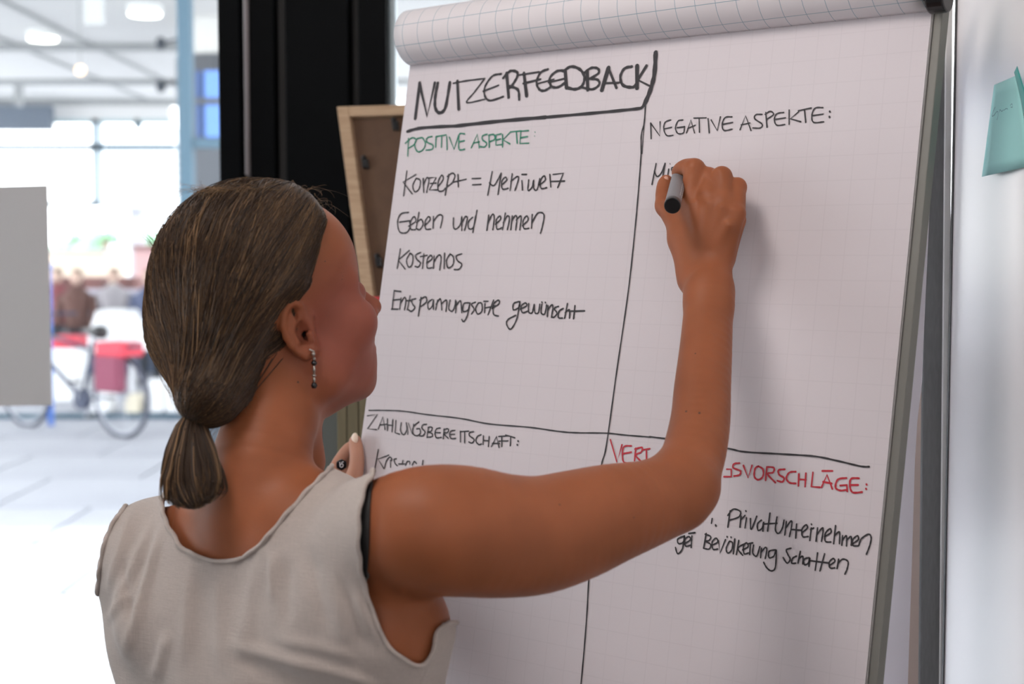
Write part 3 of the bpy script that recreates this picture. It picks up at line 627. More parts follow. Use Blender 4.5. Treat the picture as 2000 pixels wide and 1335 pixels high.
# low houses / stalls between the trees and the bicycle
def block(name, label, cat, x0, x1, y0, y1, Y, m, d=.6, z0=0.0, grp=None, top=None, bev=.02):
    a = P(x0, y1, Y); b = P(x1, y0, Y); lo = a.z if z0 is None else z0
    t = thing(name, ((a.x+b.x)/2, Y+d/2, lo), label, cat, grp)
    MB().box2((a.x, Y, lo), (b.x, Y+d, b.z)).build('body', m, t, bevel=bev)
    if top: MB().box2((a.x-.03, Y-.03, b.z), (b.x+.03, Y+d+.03, b.z+.06)).build('top', top, t, bevel=.01)
    return t
M_beige = mat('beige render', (.46, .38, .31), .9); M_brick = mat('brown red brick', (.16, .075, .07), .9, noise=(2, (.22,.11,.10)))
M_pinkw = mat('dusty pink wall', (.40, .25, .25), .9); M_whiteo = mat('white plastic', (.82, .83, .85), .5)
M_slate = mat('slate blue', (.09, .12, .19), .6); M_reda = mat('bright red fabric', (.62, .05, .08), .7)
block('low_house', 'low beige house far behind the parasol', 'building', 90, 205, 492, 545, 27, M_beige, 1.5, top=M_band)
block('low_house', 'low dusty pink house right of the concrete pillar', 'building', 262, 318, 485, 560, 25, M_pinkw, 1.2, top=M_brick)
for k, (x0_, x1_) in enumerate(((100, 128), (132, 158), (163, 196), (226, 248), (252, 268))):
    block('planter_box', ['brown brick planter nearest the poster sheet', 'brown brick planter, second from the poster sheet', 'brown brick planter in the middle of the row', 'brown brick planter just left of the concrete pillar', 'dark brick planter below the concrete pillar'][k], 'planter', x0_, x1_, 541, 568, 21, M_brick, .5, grp='brick planters on the square')
block('bench', 'long slate-blue bench block behind the bicycle', 'bench', 100, 330, 596, 640, 18, M_slate, .6)
block('bench', 'lilac-grey low wall on the square', 'wall', 98, 300, 566, 600, 19.5, mat('lilac stone', (.42,.40,.46), .8), .5)
# white stall parasol: tapered cloth
Yp = 15.5
pa = thing('market_stall', (P(212, 0, Yp).x, Yp, 0), 'white cloth-covered stall tapering to the top behind the bicycle', 'stall')
f_ = [P(160, 690, Yp), P(266, 690, Yp), P(247, 606, Yp+.25), P(187, 606, Yp+.25)]; g_ = [v + Vector((0, 1.0 if i < 2 else .5, 0)) for i, v in enumerate(f_)]
MB().hexa(f_, g_).build('cloth', M_whiteo, pa, bevel=.02)
for x in (168, 258): q = P(x, 690, Yp+.1); MB().tube([(q.x, q.y, 0), q], .03, 8).build('leg', M_whiteo, pa)
block('crate', 'red crate behind the bicycle beside the poster sheet', 'crate', 92, 150, 657, 680, 14.6, M_reda, .4, z0=None)
bpy.data.objects['crate'].location.z -= 0
block('crate', 'white crate carrying the red crate', 'crate', 96, 146, 680, 760, 14.6, M_whiteo, .4)
block('planter_box', 'white planter box behind the front wheel', 'planter', 284, 318, 744, 812, 13.6, M_whiteo, .35, grp='white planters by the kerb')
block('planter_box', 'white planter box at the right of the row by the kerb', 'planter', 322, 350, 735, 810, 13.6, M_whiteo, .35, grp='white planters by the kerb')
block('planter_box', 'cream wooden box behind the rear wheel', 'planter', 243, 267, 772, 812, 13.5, mat('cream wood', (.72,.66,.52), .7), .3, grp='white planters by the kerb')
block('planter_box', 'white box behind the bicycle pedals', 'planter', 178, 214, 770, 810, 13.6, M_whiteo, .3, grp='white planters by the kerb')
block('planter_box', 'long slate trough along the kerb', 'planter', -40, 330, 795, 815, 14.2, M_slate, .3)
for k, (x, y, hh) in enumerate(((150, 585, 70), (112, 600, 60), (292, 590, 80), (222, 560, 60))):
    Y = (16.6, 17.5, 16.6, 17.6)[k]; q = P(x, y, Y); t = thing('person', (q.x, Y, 0), ['distant blurred person in brown behind the saddle', 'distant blurred person in dark red near the poster sheet', 'distant blurred person in slate blue right of the white stall', 'distant blurred person in pale grey above the white stall'][k], 'person', 'people on the square')
    cl_ = (mat('brown coat', (.12,.06,.05), .9), mat('dark red coat', (.24,.07,.08), .9), mat('slate coat', (.09,.11,.19), .9), mat('pale coat', (.36,.34,.36), .9))[k]
    H = 1.55; b_ = MB()
    b_.tube([(q.x, Y, .8), (q.x, Y, 1.0), (q.x, Y, 1.25), (q.x, Y, 1.34), (q.x, Y, 1.40)], [.16, .15, .19, .12, .05], 12).build('coat', cl_, t, smooth=True)
    for s in (-1, 1):
        MB().tube([(q.x+s*.08, Y, .05), (q.x+s*.08, Y, .45), (q.x+s*.07, Y, .85)], [.045, .06, .085], 8).build('trouser_leg', M_dark, t, smooth=True)
        MB().tube([(q.x+s*.18, Y, 1.27), (q.x+s*.22, Y-.02, 1.02), (q.x+s*.2, Y-.12, .84)], [.055, .045, .035], 8).build('sleeve', cl_, t, smooth=True)
        MB().box((q.x+s*.08, Y-.03, .035), (.045, .12, .035)).build('shoe', M_blk, t)
    MB().ball((q.x, Y, 1.52), (.075, .09, .11), 10, 8).build('head', bpy.data.materials.get('far skin') or mat('far skin', (.6,.42,.34), .7), t, smooth=True)
    MB().ball((q.x, Y+.02, 1.555), (.083, .09, .095), 10, 8).build('hair', M_bark, t, smooth=True); t.scale = (.95, .95, .82)
# kerb / glass base rail behind the bicycle
MB().box2((-8, 13.1, -.03), (P(437, 0, 13).x+1, 13.3, .035)).build('trim_1', M_bluef, kind='structure')
MB().tube([P(100, 560, 11.5), P(100, 830, 11.5)], .03, 8)
bp_ = P(99, 800, 12.6); bpo = thing('bollard', (bp_.x, 12.6, 0), 'blue post just beside the poster sheet', 'post')
MB().tube([(bp_.x, 12.6, 0), (bp_.x, 12.6, P(0, 520, 12.6).z)], .028, 10).build('shaft', mat('strong blue paint', (.06,.16,.52), .5), bpo); MB().ball((bp_.x, 12.6, P(0, 520, 12.6).z), .04, 10, 8).build('cap', bpy.data.materials['strong blue paint'], bpo, smooth=True)
# bicycle: vertical plane seen obliquely
YB2 = 11.8
M_bike = mat('dark blue bicycle paint', (.03, .04, .08), .4); M_tyre = mat('grey tyre', (.045, .05, .075), .8); M_sp = mat('steel spokes', (.45, .47, .52), .3, .6)
def gb(px, py, dy=0.0): return P(px, py, YB2 + dy)
bw = gb(238, 784); fwl = gb(52, 779, .75)
bdir = (fwl - bw); bdir.z = 0; bl_ = bdir.length; bdir.normalize()
bk = thing('bicycle', (bw.x, bw.y, 0), 'dark blue city bicycle parked on the pale square outside', 'bicycle')
R0 = .33; zr = R0 + .008; up = Vector((0, 0, 1))
def wheel(c):
    c = Vector((c.x, c.y, zr)); cir = lambda r, n=40: [c + bdir*r*math.cos(2*math.pi*k/n) + up*r*math.sin(2*math.pi*k/n) for k in range(n)]
    t = MB().tube(cir(R0), .021, 8, closed=True).build('wheel', M_tyre, bk, smooth=True)
    MB().tube(cir(R0-.022), .010, 6, closed=True).build('rim', M_sp, t, smooth=True)
    sp_ = MB(); bx = bdir.cross(up)
    for k in range(28):
        a = 2*math.pi*k/28; sp_.tube([c + bx*.02*(-1)**k, c + bdir*R0*.93*math.cos(a) + up*R0*.93*math.sin(a)], .0016, 4)
    sp_.build('spokes', M_sp, t, kind='stuff'); MB().tube([c - bx*.04, c + bx*.04], .022, 10).build('hub', M_sp, t)
    return c
wc, wf_ = wheel(bw), wheel(fwl)
L = (wf_ - wc).length; along = lambda s, z: wc + bdir*s + up*(z - zr)
bb = along(L*.40, .29); st = along(L*.27, .80); hd = along(L*.84, .84); hd2 = along(L*.87, .70); top_ = along(L*.30, .72)
for nm, a, b, r in (('seat_tube', bb, st, .017), ('down_tube', bb, hd2, .02), ('top_tube', top_, hd, .017), ('chain_stay', bb, wc, .011), ('seat_stay', top_, wc, .009), ('fork', hd2, wf_, .013), ('head_tube', hd2, along(L*.81, .95), .019)):
    MB().tube([a, b], r, 8).build(nm, M_bike, bk, smooth=True)
bx = bdir.cross(up)
MB().tube([st - up*.02, st + up*.05], .013, 8).build('seat_post', M_sp, bk)
s_ = st + up*.07
MB().tube([s_ - bdir*.13, s_ - bdir*.06, s_ + bdir*.06, s_ + bdir*.14], [.055, .06, .028, .018], 10).build('saddle', M_blk, bk, smooth=True)
h = along(L*.80, 1.0); MB().tube([h - bx*.28 - bdir*.10, h - bx*.2, h, h + bx*.2, h + bx*.28 - bdir*.10], .012, 8).build('handlebar', M_bike, bk, smooth=True)
MB().tube([bb - bx*.03, bb + bx*.03], .09, 18).build('chainring', M_bike, bk)
for s in (-1, 1):
    e = bb + bx*.07*s + (bdir*.05 - up*.16)*s; MB().tube([bb + bx*.06*s, e], .009, 6).build('crank', M_sp, bk); MB().box(e + bx*.05*s, (.05, .03, .012)).build('pedal', M_blk, bk)
MB().tube([wc + bdir*(R0+.04)*math.cos(a) + up*(R0+.04)*math.sin(a) for a in [math.pi*(.12+.6*k/10) for k in range(11)]], .012, 6).build('mudguard', M_bike, bk, smooth=True)
rk = wc + up*(R0+.10); MB().box(rk - bdir*.02, (.18, .06, .012), (bdir, bx, up)).build('luggage_rack', M_bike, bk)
bag = thing('pannier_bag', (wc.x, wc.y, wc.z+.05), 'red and grey pannier bag hanging on the rear of the bicycle', 'bag')
MB().box(wc + up*.20 + bx*(-.10 if bx.y > 0 else .10) + bdir*.02, (.14, .06, .15), (bdir, bx, up)).build('bag_body', mat('dark maroon fabric', (.22,.05,.09), .8), bag, bevel=.02)
MB().box(wc + up*.40 + bdir*.02, (.17, .12, .06), (bdir, bx, up)).build('flap', M_reda, bag, bevel=.02)
# ------------------------------------------------------------------ the woman: one continuous skin surface from a distance field
def V3(v): return np.array(v, dtype=np.float64)
class Field:
    def __init__(s): s.pr = []
    def bone(s, a, b, ra, rb, k=.012, flat=None, sub=False):
        s.pr.append(('b', V3(a), V3(b), ra, rb, k, flat, sub)); return s
    def ell(s, c, r, ax=None, k=.012, sub=False):
        s.pr.append(('e', V3(c), V3(r), np.eye(3) if ax is None else np.array([V3(x) for x in ax]), None, k, None, sub)); return s
    def chain(s, pts, k=.012, flat=None, n=4):           # one tapered limb through the given stations
        q = catmull([list(a) + [r] for a, r in pts], n) if len(pts) > 2 else [np.array(list(a) + [r]) for a, r in pts]
        s.pr.append(('c', [('b', u[:3], v[:3], u[3], v[3], k, flat, False) for u, v in zip(q[:-1], q[1:])], None, None, None, k, flat, False)); return s
    @staticmethod
    def dist(p, q):
        if p[0] == 'b':
            _, a, b, ra, rb, k, flat, sub = p; ab = b-a; L2 = max(float(ab@ab), 1e-12)
            w_ = q - a; t = np.clip((w_@ab)/L2, 0, 1)
            d = w_ - t[..., None]*ab
            if flat is not None:
                n, f = V3(flat[0]), flat[1]; c = d@n; d = d + (c*(1/f-1))[..., None]*n
                return (np.sqrt((d*d).sum(-1)) - (ra+(rb-ra)*t))*(.6+.4*f)
            return np.sqrt((d*d).sum(-1)) - (ra+(rb-ra)*t)
        if p[0] == 'c':
            d = Field.dist(p[1][0], q)
            for g in p[1][1:]: d = np.minimum(d, Field.dist(g, q))
            return d
        _, c, r, ax = p[:4]
        l = (q-c)@ax.T; k0 = np.sqrt(((l/r)**2).sum(-1)); k1 = np.sqrt(((l/(r*r))**2).sum(-1))
        return k0*(k0-1)/np.maximum(k1, 1e-9)
    @staticmethod
    def bbox(p):
        if p[0] == 'b': m = max(p[3], p[4]); return np.minimum(p[1], p[2])-m, np.maximum(p[1], p[2])+m
        if p[0] == 'c':
            bb = [Field.bbox(g) for g in p[1]]; return np.min([b[0] for b in bb], 0), np.max([b[1] for b in bb], 0)
        h = np.sqrt(((p[3]*p[2][:, None])**2).sum(0)); return p[1]-h, p[1]+h
    @staticmethod
    def comb(a, d, k, sub):
        if sub: d = -d; h = np.clip(.5 - .5*(a-d)/k, 0, 1); return a*(1-h) + d*h + k*h*(1-h)
        h = np.clip(.5 + .5*(a-d)/k, 0, 1); return a*(1-h) + d*h - k*h*(1-h)
    def __call__(s, q):
        q = np.asarray(q, dtype=np.float64); v = np.full(q.shape[:-1], .06)
        for p in s.pr: v = s.comb(v, s.dist(p, q), p[5], p[7])
        return v
    def grid(s, xs, ys, zs):
        vol = np.full((len(xs), len(ys), len(zs)), .06, dtype=np.float32)
        for p in s.pr:
            lo, hi = s.bbox(p); m = p[5] + .012
            sl = []
            for a, l, h in zip((xs, ys, zs), lo, hi):
                sl.append(slice(int(np.searchsorted(a, l-m)), int(np.searchsorted(a, h+m))))
            if any(x.stop-x.start < 1 for x in sl): continue
            X, Y, Z = np.meshgrid(xs[sl[0]], ys[sl[1]], zs[sl[2]], indexing='ij')
            if p[0] == 'c':
                d = np.full(X.shape, .06)
                for g in p[1]:
                    lo, hi = s.bbox(g); ss = tuple(slice(int(np.searchsorted(a, l-m)), max(int(np.searchsorted(a, h+m)), 0)) for a, l, h in zip((xs[sl[0]], ys[sl[1]], zs[sl[2]]), lo, hi))
                    if any(x.stop-x.start < 1 for x in ss): continue
                    d[ss] = np.minimum(d[ss], s.dist(g, np.stack([X[ss], Y[ss], Z[ss]], -1)))
            else: d = s.dist(p, np.stack([X, Y, Z], -1))
            sv = vol[sl[0], sl[1], sl[2]]
            vol[sl[0], sl[1], sl[2]] = s.comb(sv, d, p[5], p[7])
        return vol
    def grad(s, q, e=.0006):
        g = np.stack([s(q+np.eye(3)[i]*e) - s(q-np.eye(3)[i]*e) for i in range(3)], -1)
        return g/np.maximum(np.linalg.norm(g, axis=-1, keepdims=True), 1e-9)
def nets(vol, xs, ys, zs):
    nx, ny, nz = [n-1 for n in vol.shape]; ins = vol < 0
    c = np.zeros((nx, ny, nz), dtype=np.uint8)
    for i in (0, 1):
        for j in (0, 1):
            for k in (0, 1): c += ins[i:i+nx, j:j+ny, k:k+nz]
    I, J, K = np.nonzero((c > 0) & (c < 8)); n = len(I)
    acc = np.zeros((n, 3)); cnt = np.zeros(n)
    co = [(0,0,0),(1,0,0),(0,1,0),(1,1,0),(0,0,1),(1,0,1),(0,1,1),(1,1,1)]
    val = [vol[I+a, J+b, K+c_].astype(np.float64) for a, b, c_ in co]
    for a in range(8):
        for ax in range(3):
            if co[a][ax]: continue
            o = list(co[a]); o[ax] = 1; b = co.index(tuple(o)); va, vb = val[a], val[b]; m = (va < 0) != (vb < 0)
            t = np.where(m, va/np.where(m, va-vb, 1), 0)
            p = np.tile(np.array(co[a], dtype=float), (n, 1)); p[:, ax] += t
            acc[m] += p[m]; cnt[m] += 1
    p = acc/cnt[:, None]
    def lerp(a, i, f): return a[i] + (a[i+1]-a[i])*f
    V = np.stack([lerp(xs, I, p[:, 0]), lerp(ys, J, p[:, 1]), lerp(zs, K, p[:, 2])], -1)
    key = (I.astype(np.int64)*ny + J)*nz + K
    def idx(i, j, k): return np.searchsorted(key, (i.astype(np.int64)*ny + j)*nz + k)
    F = []
    for ax in range(3):
        a = ins[:-1] if ax == 0 else ins[:, :-1] if ax == 1 else ins[:, :, :-1]
        b = ins[1:] if ax == 0 else ins[:, 1:] if ax == 1 else ins[:, :, 1:]
        i, j, k = np.nonzero(a != b); fl = a[i, j, k]
        u, v_ = [(1, 2), (2, 0), (0, 1)][ax]; c_ = [i, j, k]; lim = (nx, ny, nz)
        ok = (c_[u] > 0) & (c_[v_] > 0) & (c_[u] < lim[u]) & (c_[v_] < lim[v_]); i, j, k, fl = i[ok], j[ok], k[ok], fl[ok]; c_ = [i, j, k]
        def at(du, dv):
            q = [x.copy() for x in c_]; q[u] -= du; q[v_] -= dv; return idx(*q)
        Q = np.stack([at(1, 1), at(0, 1), at(0, 0), at(1, 0)], -1); Q[~fl] = Q[~fl][:, ::-1]; F.append(Q)
    return V, np.concatenate(F).astype(np.int32)
def axis(segs):
    out = []
    for a, b, h in segs: out += list(np.arange(a, b, h))
    return np.array(out + [segs[-1][1]])
def fit(V, field, it=2):                         # slide vertices exactly onto the surface
    for _ in range(it): V = V - field.grad(V)*field(V)[:, None]
    return V
r_ = px2m

# ---- head frame
AL, BE = math.radians(32), math.radians(20)
hF0 = Vector((math.cos(AL), math.sin(AL), 0)); hR = Vector((math.sin(AL), -math.cos(AL), 0)); UPZ = Vector((0, 0, 1))
hF = hF0*math.cos(BE) + UPZ*math.sin(BE); hU = UPZ*math.cos(BE) - hF0*math.sin(BE)
EARY = 1.275
HO = P(600, 655, EARY) - hR*.070
HAX = (hF, hR, hU)
def H(f, r, u): return HO + hF*(f/100) + hR*(r/100) + hU*(u/100)
def hl(p): d = np.asarray(p) - V3(HO); return np.stack([d@V3(hF), d@V3(hR), d@V3(hU)], -1)*100
skull = Field()
def he(F_, c, s, k=.01, sub=False): F_.ell(H(*c), [x/100 for x in s], HAX, k, sub)
def hb_(F_, a, ra, b, rb, k=.008, sub=False): F_.bone(H(*a), H(*b), ra/100, rb/100, k, sub=sub)
def head(F_):
    he(F_, (-.6, 0, 5.3), (8.3, 7.2, 8.3)); he(F_, (-3.4, 0, 3.2), (5.3, 6.5, 6.2), .02)
    he(F_, (4.1, 0, 5.3), (5.5, 6.3, 6.0), .02); he(F_, (3.9, 0, -1.0), (4.7, 5.7, 5.8), .02)
    for s in (-1, 1):
        hb_(F_, (7.6, s*1.2, 3.2), 1.0, (6.6, s*4.3, 2.7), .9, .012)
        he(F_, (5.6, s*3.9, -1.2), (2.6, 2.3, 2.3), .02)
        hb_(F_, (-.2, s*5.2, -2.2), 1.5, (.8, s*4.8, -4.8), 1.5, .022); hb_(F_, (.8, s*4.8, -4.8), 1.5, (5.5, s*1.5, -7.6), 1.3, .022)
        hb_(F_, (3.0, s*3.5, -3.5), 2.4, (5.1, s*2.1, -5.6), 1.9, .022)
    he(F_, (3.3, 0, -4.8), (4.1, 3.9, 3.2), .02); he(F_, (6.0, 0, -7.3), (1.5, 1.9, 1.4), .012)
    he(F_, (6.0, 0, -4.3), (2.3, 2.9, 2.5), .014)
    for s in (-1, 1): he(F_, (9.0, s*3.3, 1.3), (1.5, 1.7, 1.1), .012, True)
    for s in (-1, 1): he(F_, (7.3, s*3.15, 1.25), (1.15, 1.35, 1.2), .004)
    he(F_, (8.15, 0, -3.9), (.75, 2.0, .5), .004); he(F_, (7.95, 0, -4.9), (.8, 1.8, .55), .004)
    hb_(F_, (7.4, 0, 2.6), .85, (10.0, 0, -1.1), .75, .010); he(F_, (9.95, 0, -1.5), (1.0, .95, .8), .006)
    for s in (-1, 1): he(F_, (9.1, s*1.1, -1.8), (.9, .6, .6), .005); he(F_, (9.3, s*.65, -2.4), (.45, .3, .35), .003, True)
head(skull)
body = Field(); head(body)
# ---- neck and torso
def Q(px, py, Y, hw): return (P(px, py, Y), r_(hw, Y))
NB = P(520, 985, 1.255)
body.chain([(H(-3.2, 0, -.5), .050), Q(533, 790, 1.295, 90), Q(522, 850, 1.28, 92), Q(508, 915, 1.265, 100), Q(490, 1010, 1.255, 105)], .014)
body.chain([(H(1.0, 0, -5.5), .038), Q(583, 808, 1.33, 46), Q(586, 900, 1.335, 50)], .025)
SR, SL = P(790, 1032, 1.135), P(288, 1082, 1.335)
LR = (SR - SL).normalized(); TF = UPZ.cross(LR).normalized(); TF = TF if TF.y > 0 else -TF; TU = LR.cross(TF); TU = TU if TU.z > 0 else -TU
MID = (SR + SL)/2
def T(l, f, u): return MID + LR*l + TF*f + TU*u
TAX = (LR, TF, TU)
def torso(F_, e=0.0, g=0.0, h=0.0):
    K = .03
    F_.ell(T(-.036+g, .045, -.14), (.142+e+h, .098+e, .19+e), TAX, K)
    F_.ell(T(.055, .014, -.065), (.075+e, .050+e, .085+e), TAX, K); F_.ell(T(-.085, .012, -.055), (.075+e, .052+e, .095+e), TAX, K)
    F_.bone(T(-.14, .022, -.005), T(-.045, .028, .026), .042+e, .044+e, K); F_.bone(T(.130, .020, -.018), T(.035, .030, .000), .042+e, .042+e, K)
    F_.bone(T(-.04, .025, .005), T(.02, .025, .0), .05+e, .05+e, K)
    F_.ell(T(-.105, .105, -.17), (.062+e, .052+e, .062+e), TAX, K); F_.ell(T(-.010, .095, -.17), (.062+e, .052+e, .062+e), TAX, K)
    F_.ell(T(-.035+g, .040, -.32), (.122+e+h, .092+e, .14+e), TAX, .04); F_.ell(T(-.035+g, .035, -.46), (.160+e+h*.6, .112+e, .15+e), TAX, .05)
torso(body)
body.bone(T(.108, .025, -.085), T(.056, .040, -.21), .053, .036, .022)          # lat under the raised arm
# ---- right arm (raised) : stations follow the visible outline
arm = [Q(740, 1030, 1.160, 92), Q(825, 1034, 1.140, 125), Q(900, 1036, 1.145, 129), Q(980, 1045, 1.16, 122), Q(1050, 1044, 1.175, 116), Q(1120, 1026, 1.19, 109), Q(1190, 1003, 1.205, 98), Q(1255, 985, 1.225, 86), Q(1300, 968, 1.24, 80), Q(1325, 952, 1.247, 74)]
body.chain(arm, .022)
body.bone(P(1338, 980, 1.235), P(1346, 958, 1.24), r_(46, 1.24), r_(48, 1.24), .012)
body.chain([Q(1338, 940, 1.25, 66), Q(1357, 880, 1.275, 63.5), Q(1368, 820, 1.30, 60), Q(1372, 760, 1.325, 57), Q(1378, 690, 1.355, 53), Q(1382, 630, 1.38, 50), Q(1385, 575, 1.40, 48)], .012, ((LR*-.5+Vector((0,1,0))).normalized(), .86))
# ---- right hand
HY = onb(1375, 430).y                            # depth of the sheet there
wr = P(1384, 565, 1.405)
nrm = BN
def onp(px, py, lift): return onb(px, py, lift)
W0 = onp(1384, 560, .060); 
body.chain([(P(1384, 590, 1.395), r_(44, 1.395)), (onp(1383, 545, .056), .0240)], .012, (BN, .80))
# metacarpals
mc = [((1360, 522), (1349, 390), .0128, .0120), ((1376, 520), (1385, 386), .0135, .0120), ((1390, 520), (1413, 396), .0130, .0113), ((1403, 518), (1435, 418), .0122, .0105)]
for (a, b, ra, rb) in mc:
    body.bone(onp(*a, .051), onp(*b, .052), ra, rb, .009)
for (a_, b_) in (((1366, 480), (1351, 402)), ((1380, 478), (1386, 400)), ((1391, 480), (1411, 408)), ((1400, 482), (1424, 440))): body.bone(onp(*a_, .0600), onp(*b_, .0625), .0028, .0042, .007)
body.bone(onp(1392, 500, .042), onp(1400, 420, .040), .018, .020, .012)      # palm
body.bone(onp(1408, 500, .040), onp(1434, 430, .026), .012, .0120, .012)
body.bone(onp(1332, 470, .046), onp(1346, 415, .046), .010, .010, .010)      # heel of the little-finger side
# fingers: proximal rises to the knuckle bend, then curls to the paper
def finger(pts, k=.0035):
    body.chain([(onp(x, y, l), r) for x, y, l, r in pts], k)
finger([(1349, 392, .052, .0118), (1357, 331, .050, .0104)], .004)           # index
finger([(1356, 330, .050, .0106), (1342, 327, .047, .0092), (1331, 331, .041, .0084), (1325, 336, .035, .0072)], .004)
finger([(1386, 388, .052, .0115), (1384, 345, .042, .0096)], .004); finger([(1384, 348, .042, .0098), (1362, 352, .024, .0086), (1350, 362, .015, .0078)], .004)
finger([(1414, 398, .051, .0112), (1410, 344, .044, .0100)], .003); finger([(1409, 347, .044, .0102), (1392, 362, .022, .0086), (1380, 376, .014, .0078)], .004)
finger([(1436, 418, .050, .0102), (1440, 364, .034, .0088)], .003); finger([(1440, 366, .034, .0090), (1424, 378, .018, .0078), (1408, 392, .011, .0070)], .004)
for a_, b_ in (((1377, 330), (1378, 360)), ((1396, 338), (1414, 374)), ((1427, 350), (1440, 392))): body.bone(onp(*a_, .0575), onp(*b_, .0635), .0024, .0010, .004, sub=True)
# thumb
body.bone(onp(1352, 545, .053), onp(1335, 470, .049), .0140, .0118, .016)
finger([(1360, 515, .050, .0112), (1328, 450, .047, .0110), (1300, 402, .040, .0098)], .012)
finger([(1300, 402, .040, .0100), (1298, 380, .034, .0096), (1299, 362, .028, .0086), (1301, 355, .025, .0076)], .006)
# ---- left arm, mostly hidden; thumb and index hold the edge of the sheet
LEp = SL + TF*.20 + Vector((.03, 0, -.20)); LWp = onb(668, 985, .010) + Vector((-.012, -.02, -.015))
body.chain([(SL, .043), ((SL*2+LEp)/3, .042), (LEp, .036)], .02)
body.chain([(LEp, .037), ((LEp*2+LWp)/3, .034), (LWp, .024)], .016)
body.bone(LWp, onb(676, 955, .006), .022, .018, .014)
lm = lambda x, y, l, r: (onb(x, y, l), r)
body.chain([lm(672, 975, .012, .014), lm(690, 935, .013, .0108), lm(697, 905, .0125, .0092), lm(696, 878, .011, .0086), lm(694, 861, .0095, .0076)], .006)
body.chain([lm(648, 945, -.002, .0085), lm(655, 915, -.004, .0080), lm(667, 893, -.008, .0076), lm(682, 874, -.016, .0070), lm(700, 864, -.026, .0062)], .004)
for k, (x, y) in enumerate(((668, 905), (660, 922), (660, 938))):   # index .. little finger, tips behind the sheet
    body.chain([lm(664, 965 + 4*k, -.006, .0105), lm(x-4, y+34, -.010, .0095), lm(x+2, y+12, -.018, .0086), lm(x+20, y-6, -.028, .0078), lm(x+46, y-4+3*k, -.029, .0068)], .005)
# ---- ears
def ear(F_, mirror=False):
    def E(px, py, dy):
        p = P(px, py, EARY + dy)
        if mirror: p = p - hR*(2*((p-HO).dot(hR)))
        return p
    rim = [(590, 608, .004), (585, 597, -.002), (573, 591, -.007), (561, 597, -.010), (553.5, 614, -.012), (553, 636, -.013), (559, 657, -.012), (569, 675, -.010), (582, 688, -.007), (596, 695, -.003), (604, 690, .001)]
    c = [E(*q) for q in rim]
    for a, b in zip(c[:-1], c[1:]): F_.bone(a, b, .0034, .0034, .0022)
    F_.bone(E(598, 692, -.002), E(606, 682, .004), .0042, .0045, .004)
    body_ = [(583, 612, .002), (572, 622, -.003), (568, 640, -.004), (575, 660, -.003), (588, 678, .001)]
    for a, b in zip(body_[:-1], body_[1:]): F_.bone(E(*a), E(*b), .0052, .0050, .004)
    F_.bone(E(575, 608, -.003), E(566, 640, -.008), .0022, .0024, .003); F_.bone(E(566, 640, -.008), E(580, 668, -.007), .0024, .0026, .003)
    F_.bone(E(600, 626, .008), E(604, 680, .010), .006, .008, .006)
    F_.ell(E(592, 650, -.002), (.0068, .0075, .0098), HAX, .003, True); F_.ell(E(577, 606+7, -.006), (.0022, .005, .0062), HAX, .002, True)
    F_.ell(E(598, 655, .010), (.004, .010, .005), HAX, .002, True)
    F_.bone(E(605, 652, .000), E(607, 664, .001), .0032, .003, .003)
    return E
earE = ear(body); ear(body, True)
xs = axis([(-.46, -.37, .003), (-.37, -.12, .0016), (-.12, .115, .003), (.115, .245, .0015)])
ys = axis([(.98, 1.10, .003), (1.10, 1.80, .002)])
zs = axis([(.62, 1.20, .006), (1.20, 1.30, .003), (1.30, 1.76, .0017)])
vol = body.grid(xs, ys, zs); BV_, BF_ = nets(vol, xs, ys, zs); del vol
lbl = None
M_skin = mat('tanned skin', (0.385, 0.165, 0.082), 0.48, sss=.12, bump=(420, .05), spec=.22)
nt = M_skin.node_tree; b = nt.nodes['Principled BSDF']
at_ = nt.nodes.new('ShaderNodeAttribute'); at_.attribute_name = 'complexion'; at_.attribute_type = 'GEOMETRY'
mx_ = nt.nodes.new('ShaderNodeMix'); mx_.data_type = 'RGBA'; mx_.inputs[6].default_value = (.300, .098, .042, 1); mx_.inputs[7].default_value = (.305, .094, .062, 1)
nt.links.new(at_.outputs['Fac'], mx_.inputs[0])
at2 = nt.nodes.new('ShaderNodeAttribute'); at2.attribute_name = 'pale_hand'; mx2 = nt.nodes.new('ShaderNodeMix'); mx2.data_type = 'RGBA'; mx2.inputs[7].default_value = (.52, .27, .19, 1)
nt.links.new(at2.outputs['Fac'], mx2.inputs[0]); nt.links.new(mx_.outputs[2], mx2.inputs[6])
nz = nt.nodes.new('ShaderNodeTexNoise'); nz.inputs['Scale'].default_value = 22; tcn = nt.nodes.new('ShaderNodeTexCoord'); nt.links.new(tcn.outputs['Object'], nz.inputs['Vector'])
mr = nt.nodes.new('ShaderNodeMapRange'); mr.inputs[1].default_value = .3; mr.inputs[2].default_value = .7; mr.inputs[3].default_value = .90; mr.inputs[4].default_value = 1.06; nt.links.new(nz.outputs['Fac'], mr.inputs[0])
vm = nt.nodes.new('ShaderNodeVectorMath'); vm.operation = 'SCALE'; nt.links.new(mx2.outputs[2], vm.inputs[0]); nt.links.new(mr.outputs[0], vm.inputs['Scale']); nt.links.new(vm.outputs[0], b.inputs['Base Color'])
woman = thing('person', (MID.x, MID.y, 0), 'woman from behind in sleeveless off-white top, fair ponytail, writing with raised right hand', 'person')
skin = mk('body', BV_, BF_, M_skin, woman, smooth=True)
